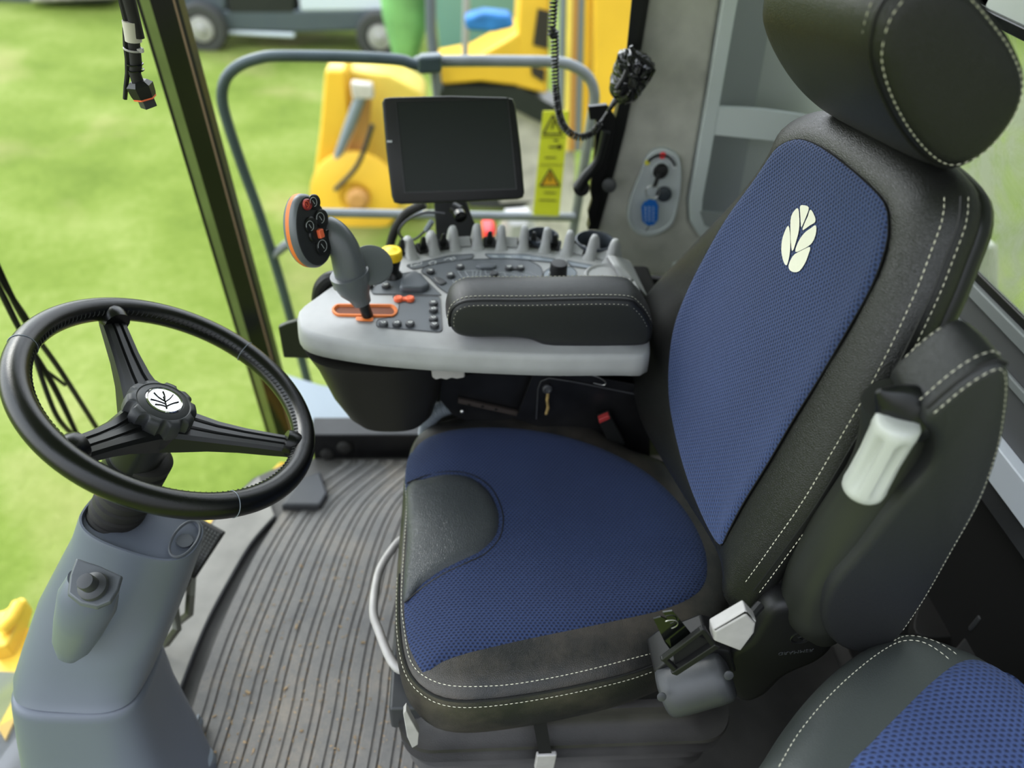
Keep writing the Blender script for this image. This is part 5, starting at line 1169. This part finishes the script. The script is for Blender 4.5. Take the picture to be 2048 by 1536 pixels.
# yellow machine parts below the windscreen
yf = thing('header_frame', 'yellow painted header frame and bracket below the windscreen at lower left', 'header', tuple(V((-1.2, 1.0, -.6))))
fz = lambda L, z: [at(px, py, 'z', z) for px, py in L]
mk('frame_plate', prism(fz([(-60, 1300), (55, 1255), (130, 1290), (60, 1380), (0, 1448), (-60, 1520)], -.35), (0, 0, -.05)), M['yellow'], yf)
mk('frame_deck', prism(fz([(-60, 1340), (20, 1344), (90, 1350), (200, 1700), (-100, 1700)], -.33), (0, 0, -.02)), M['grey_wall'], yf)
mk('frame_strut', prism(fz([(-5, 1455), (50, 1355), (62, 1372), (10, 1480)], -.32), (0, 0, -.02)), M['yellow'], yf)
mk('frame_bracket', merge(prism(fz([(-20, 1225), (10, 1218), (40, 1192), (52, 1196), (42, 1230), (15, 1290), (-20, 1300)], -.30), (0, 0, -.06)), tube(fz([(0, 1262), (22, 1240), (40, 1205)], -.28), .02, 8)), M['yellow'], yf, bevel=.01)
mk('frame_beam', prism(fz([(400, 1065), (470, 1020), (480, 1000), (455, 1040), (410, 1080), (380, 1090)], -.30), (0, 0, -.05)), M['yellow'], yf)
solo('yellow_cover', 'yellow body panel edge showing between the steering wheel and the floor', 'panel', prism(fz([(395, 1045), (480, 1000), (560, 920), (585, 925), (560, 990), (470, 1060), (400, 1075)], -.12), (0, 0, -.03)), M['yellow'], bevel=.01)
# second yellow harvester across the grass
def bp(L, Y): return [at(px, py, 'y', Y) for px, py in L]
yh = thing('yellow_harvester', 'yellow combine harvester parked on the grass behind the monitor, out of focus', 'harvester', tuple(V((.4, 7.0, -1.9))))
Y6 = 6.5
mk('body_panel', prism(bp([(1045, -120), (1105, -120), (1095, 190), (1030, 175)], Y6), (0, .5, 0)), M['yellow'], yh, bevel=.03)
mk('body_panel', prism(bp([(1185, -120), (1300, -120), (1300, 330), (1190, 260)], Y6-.2), (0, .5, 0)), M['yellow'], yh, bevel=.03)
mk('side_window', prism(bp([(1076, 18), (1100, 24), (1096, 98), (1066, 90)], Y6-.02), (0, .02, 0)), M['brown_metal'], yh, smooth=False)
mk('side_window', prism(bp([(1062, 132), (1090, 140), (1088, 165), (1064, 150)], Y6-.02), (0, .02, 0)), M['brown_metal'], yh, smooth=False)
for i, (x, m) in enumerate([(1125, 'label_grey'), (1138, 'yellow_pale'), (1150, 'brown'), (1162, 'label_grey'), (1174, 'yellow')]):
    mk('ladder_post', tube(bp([(x+4, -120), (x-6, 300)], Y6-.1), .028, 8), M[m], yh)
mk('fender', prism(bp([(872, 132), (945, 118), (1010, 82), (1040, 62), (1042, 175), (960, 165), (885, 172)], Y6), (0, .5, 0)), M['yellow'], yh, bevel=.03)
mk('engine_deck', prism(bp([(870, 172), (1040, 176), (1200, 260), (1190, 300), (1030, 220), (870, 195)], Y6-.02), (0, .4, 0)), M['joy_dark'], yh)
mk('lower_body', prism(bp([(1000, 200), (1150, 240), (1150, 400), (1000, 405)], Y6+.1), (0, .4, 0)), M['skin_grey'], yh)
mk('teal_panel', prism(bp([(855, -120), (1045, -120), (1040, 70), (980, 105), (880, 100)], Y6+1), (0, .3, 0)), M['teal'], yh)
mk('cab_post', tube(bp([(858, -120), (862, 60), (875, 180)], Y6-.1), .045, 10), M['pedestal'], yh)
mk('cab_post', tube(bp([(935, -120), (930, 120)], Y6), .03, 10), M['light_grey'], yh)
mk('wheel', lathe(at(1020, 330, 'y', Y6+.5), (0, -1, 0), [(.3, 0), (.5, .02), (.5, .3), (.3, .32)], 40), M['tyre'], yh)
mk('support_leg', prism(bp([(1040, 395), (1130, 395), (1150, 600), (1020, 600)], Y6+.2), (0, .3, 0)), M['skin_grey'], yh)
solo('blue_tarp', 'blue folded tarp on top of the far harvester, out of focus', 'tarp', loft([[p+V((0, dy, 0)) for p in bp([(928+i, 38+j) for i, j in ((0, 0), (40, -12), (95, -6), (102, 18), (60, 28), (5, 24))], Y6-.45)] for dy in (0, .1, .2)]), M['blue'], bevel=.03)
solo('green_bag', 'tall green and teal bulk bag standing left of the far yellow harvester', 'bag', loft([se(at(812, py, 'y', 8), V((w, 0, 0)), V((0, .25, 0)), 28, .7) for py, w in ((-120, .22), (-40, .26), (30, .23), (85, .16), (108, .13), (250, .12))]), M['tree_green'])
yl = thing('yellow_loader', 'yellow front feeder assembly with round hub plate on the grass, left of the monitor', 'feeder', tuple(V((-1.0, 6.5, -1.9))))
mk('side_frame', prism(bp([(650, 140), (690, 140), (700, 250), (690, 400), (640, 430), (622, 400), (640, 260)], Y6), (0, .5, 0)), M['yellow'], yl, bevel=.03)
mk('back_frame', prism(bp([(690, 140), (780, 150), (840, 185), (850, 200), (850, 420), (690, 425)], Y6+.35), (0, .5, 0)), M['yellow_pale'], yl, bevel=.03)
mk('round_plate', lathe(at(712, 388, 'y', Y6-.15), (0, -1, .1), [(.40, 0), (.40, .05), (.36, .07), (.14, .08), (.13, .05)], 40), M['yellow'], yl, sharp=40)
mk('hub', lathe(at(716, 396, 'y', Y6-.27), (0, -1, .1), [(.10, 0), (.10, .05), (.06, .08)], 24), M['brown'], yl)
mk('lower_skirt', prism(bp([(640, 400), (850, 405), (850, 436), (650, 440)], Y6-.1), (0, .3, 0)), M['yellow_pale'], yl)
mk('hydraulic_cylinder', tube(bp([(728, 175), (700, 250), (668, 330), (660, 360)], Y6-.15), [.05, .05, .03, .03], 12), M['label_grey'], yl)
mk('lift_arm', prism(bp([(706, 170), (742, 190), (735, 290), (700, 340), (660, 390), (650, 380), (690, 300), (712, 250)], Y6-.05), (0, .15, 0)), M['brown'], yl, bevel=.02)
mk('bracket', prism(bp([(700, 165), (745, 170), (748, 200), (705, 200)], Y6-.2), (0, .1, 0)), M['skin_grey'], yl, bevel=.02)
mk('hose', tube(bp([(745, 250), (715, 330), (670, 380)], Y6-.3), .02, 8, smooth=20), M['joy_dark'], yl)
for L, nm, lb, m in (([(965, 460), (985, 456), (993, 472), (985, 484), (966, 482)], 'red_jug', 'small red object beyond the console fins, out of focus', 'red'), ([(1010, 440), (1060, 436), (1075, 470), (1070, 500), (1005, 500)], 'white_sack', 'pale white sack beyond the console, out of focus', 'light_grey')):
    q = bp(L, 3.4); c_ = sum(q, V())/len(q); solo(nm, lb, 'object' if m == 'red' else 'sack', loft([[c_+(p-c_)*s+V((0, d, 0)) for p in q] for d, s in ((0, .6), (.03, .95), (.08, 1), (.13, .95), (.16, .6))]), M[m])
solo('gravel_strip', 'pale gravel patch under the far handrail end', 'gravel', (bp([(1125, 370), (1200, 370), (1230, 520), (980, 520), (1000, 440)], 4.2), [(0, 1, 2, 3, 4)]), M['skin_grey'], smooth=False)
# trucks beyond
def truck(Y, name, label, spans, wheels):
    t = thing(name, label, 'truck', tuple(V((at(wheels[0][0], 50, 'y', Y).x, Y, -1.9))))
    for nm, L, m, d in spans: mk(nm, prism(bp(L, Y), (0, d, 0)), M[m], t, bevel=.04)
    for px, py, r in wheels:
        c = at(px, py, 'y', Y-.1); w = mk('wheel', lathe(c, (0, -1, 0), [(r*.5, -.2), (r, -.18), (r, .05), (r*.92, .08), (r*.6, .08), (r*.55, .02)], 36), M['tyre'], t, sharp=40)
        mk('wheel_rim', lathe(c+V((0, -.03, 0)), (0, -1, 0), [(r*.55, 0), (r*.5, .05), (r*.2, .07), (r*.15, .1)], 24), M['light_grey'], w)
Y12 = 11.5
truck(Y12, 'flatbed_truck', 'grey flatbed truck parked far back on the grass, front wheel at upper left', [('cab_body', [(350, -150), (450, -150), (452, 20), (430, 30), (360, 34), (345, 10)], 'truck_grey', 1.5), ('chassis', [(440, 20), (780, 20), (780, 60), (600, 66), (440, 62)], 'truck_grey', 1.2), ('side_step', [(440, 60), (590, 66), (590, 78), (440, 70)], 'truck_white', .2), ('load_bed', [(590, -60), (790, -60), (790, 22), (600, 24)], 'truck_white', 1.4), ('tank', [(450, -40), (590, -40), (590, 30), (455, 30)], 'joy_dark', 1.0)], [(405, 56, .33), (760, 72, .33)])
solo('far_trailer', 'dark low trailer at the top left corner, out of focus', 'trailer', prism(bp([(-60, -80), (235, -80), (225, 6), (-60, 18)], 13.5), (0, 1, 0)), M['truck_grey'], bevel=.05)
solo('far_crate', 'pale beige stacked load behind the dark trailer at top left', 'load', prism(bp([(60, -120), (240, -120), (235, -2), (60, 6)], 13.2), (0, .2, 0)), M['skin_grey'], bevel=.04)
struct('ceiling', box(-1.0, 1.0, .12, 1.72, 1.78, 1.84), M['pocket_in'])  # unseen cab roof, added so daylight comes in from the sides
# ============================================================ LIGHT, WORLD, CAMERA
w = bpy.data.worlds.new('overcast'); scene.world = w; w.use_nodes = True
nt = w.node_tree; bg = nt.nodes['Background']
tc = nt.nodes.new('ShaderNodeTexCoord'); sp_ = nt.nodes.new('ShaderNodeSeparateXYZ'); nt.links.new(tc.outputs['Generated'], sp_.inputs[0])
cr = nt.nodes.new('ShaderNodeValToRGB'); e = cr.color_ramp.elements
e[0].position = .0; e[0].color = (.36, .37, .31, 1); e[1].position = 1; e[1].color = (.80, .88, 1.0, 1)
a_ = e.new(.49); a_.color = (.44, .45, .38, 1); b_ = e.new(.54); b_.color = (.95, .98, 1.0, 1)
mp = nt.nodes.new('ShaderNodeMapRange'); mp.inputs['From Min'].default_value = -1; nt.links.new(sp_.outputs['Z'], mp.inputs[0]); nt.links.new(mp.outputs[0], cr.inputs[0]); nt.links.new(cr.outputs[0], bg.inputs[0])
dt = nt.nodes.new('ShaderNodeVectorMath'); dt.operation = 'DOT_PRODUCT'; dt.inputs[1].default_value = V((-.62, .45, .64)).normalized()
nt.links.new(tc.outputs['Generated'], dt.inputs[0])
m2 = nt.nodes.new('ShaderNodeMapRange'); m2.interpolation_type = 'SMOOTHSTEP'; m2.inputs['From Min'].default_value = -.5; m2.inputs['From Max'].default_value = 1; m2.inputs['To Min'].default_value = .55*WORLD; m2.inputs['To Max'].default_value = 1.9*WORLD
nt.links.new(dt.outputs['Value'], m2.inputs[0]); nt.links.new(m2.outputs[0], bg.inputs[1])
def sun(name, rot, st, angle, col=(1, .97, .9)):
    l = bpy.data.lights.new(name, 'SUN'); l.energy = st; l.angle = R(angle); l.color = col
    o = bpy.data.objects.new(name, l); COL.objects.link(o); o.rotation_euler = [R(q) for q in rot]; return o
sun('sun', (-38, -38, 0), SUN, 25)
cd_ = bpy.data.cameras.new('camera'); co_ = bpy.data.objects.new('camera', cd_); COL.objects.link(co_)
cd_.sensor_width = 36; cd_.lens = 36*FPX/2048; cd_.clip_start = .02
mtx = Matrix((( _r.x, _u.x, -_f.x, CAM.x), (_r.y, _u.y, -_f.y, CAM.y), (_r.z, _u.z, -_f.z, CAM.z), (0, 0, 0, 1)))
co_.matrix_world = mtx
cd_.dof.use_dof = True; cd_.dof.focus_distance = .98; cd_.dof.aperture_fstop = 2.4
scene.camera = co_
scene.view_settings.view_transform = 'Standard'; scene.view_settings.look = 'None'; scene.view_settings.exposure = EXPO; scene.view_settings.gamma = GAM
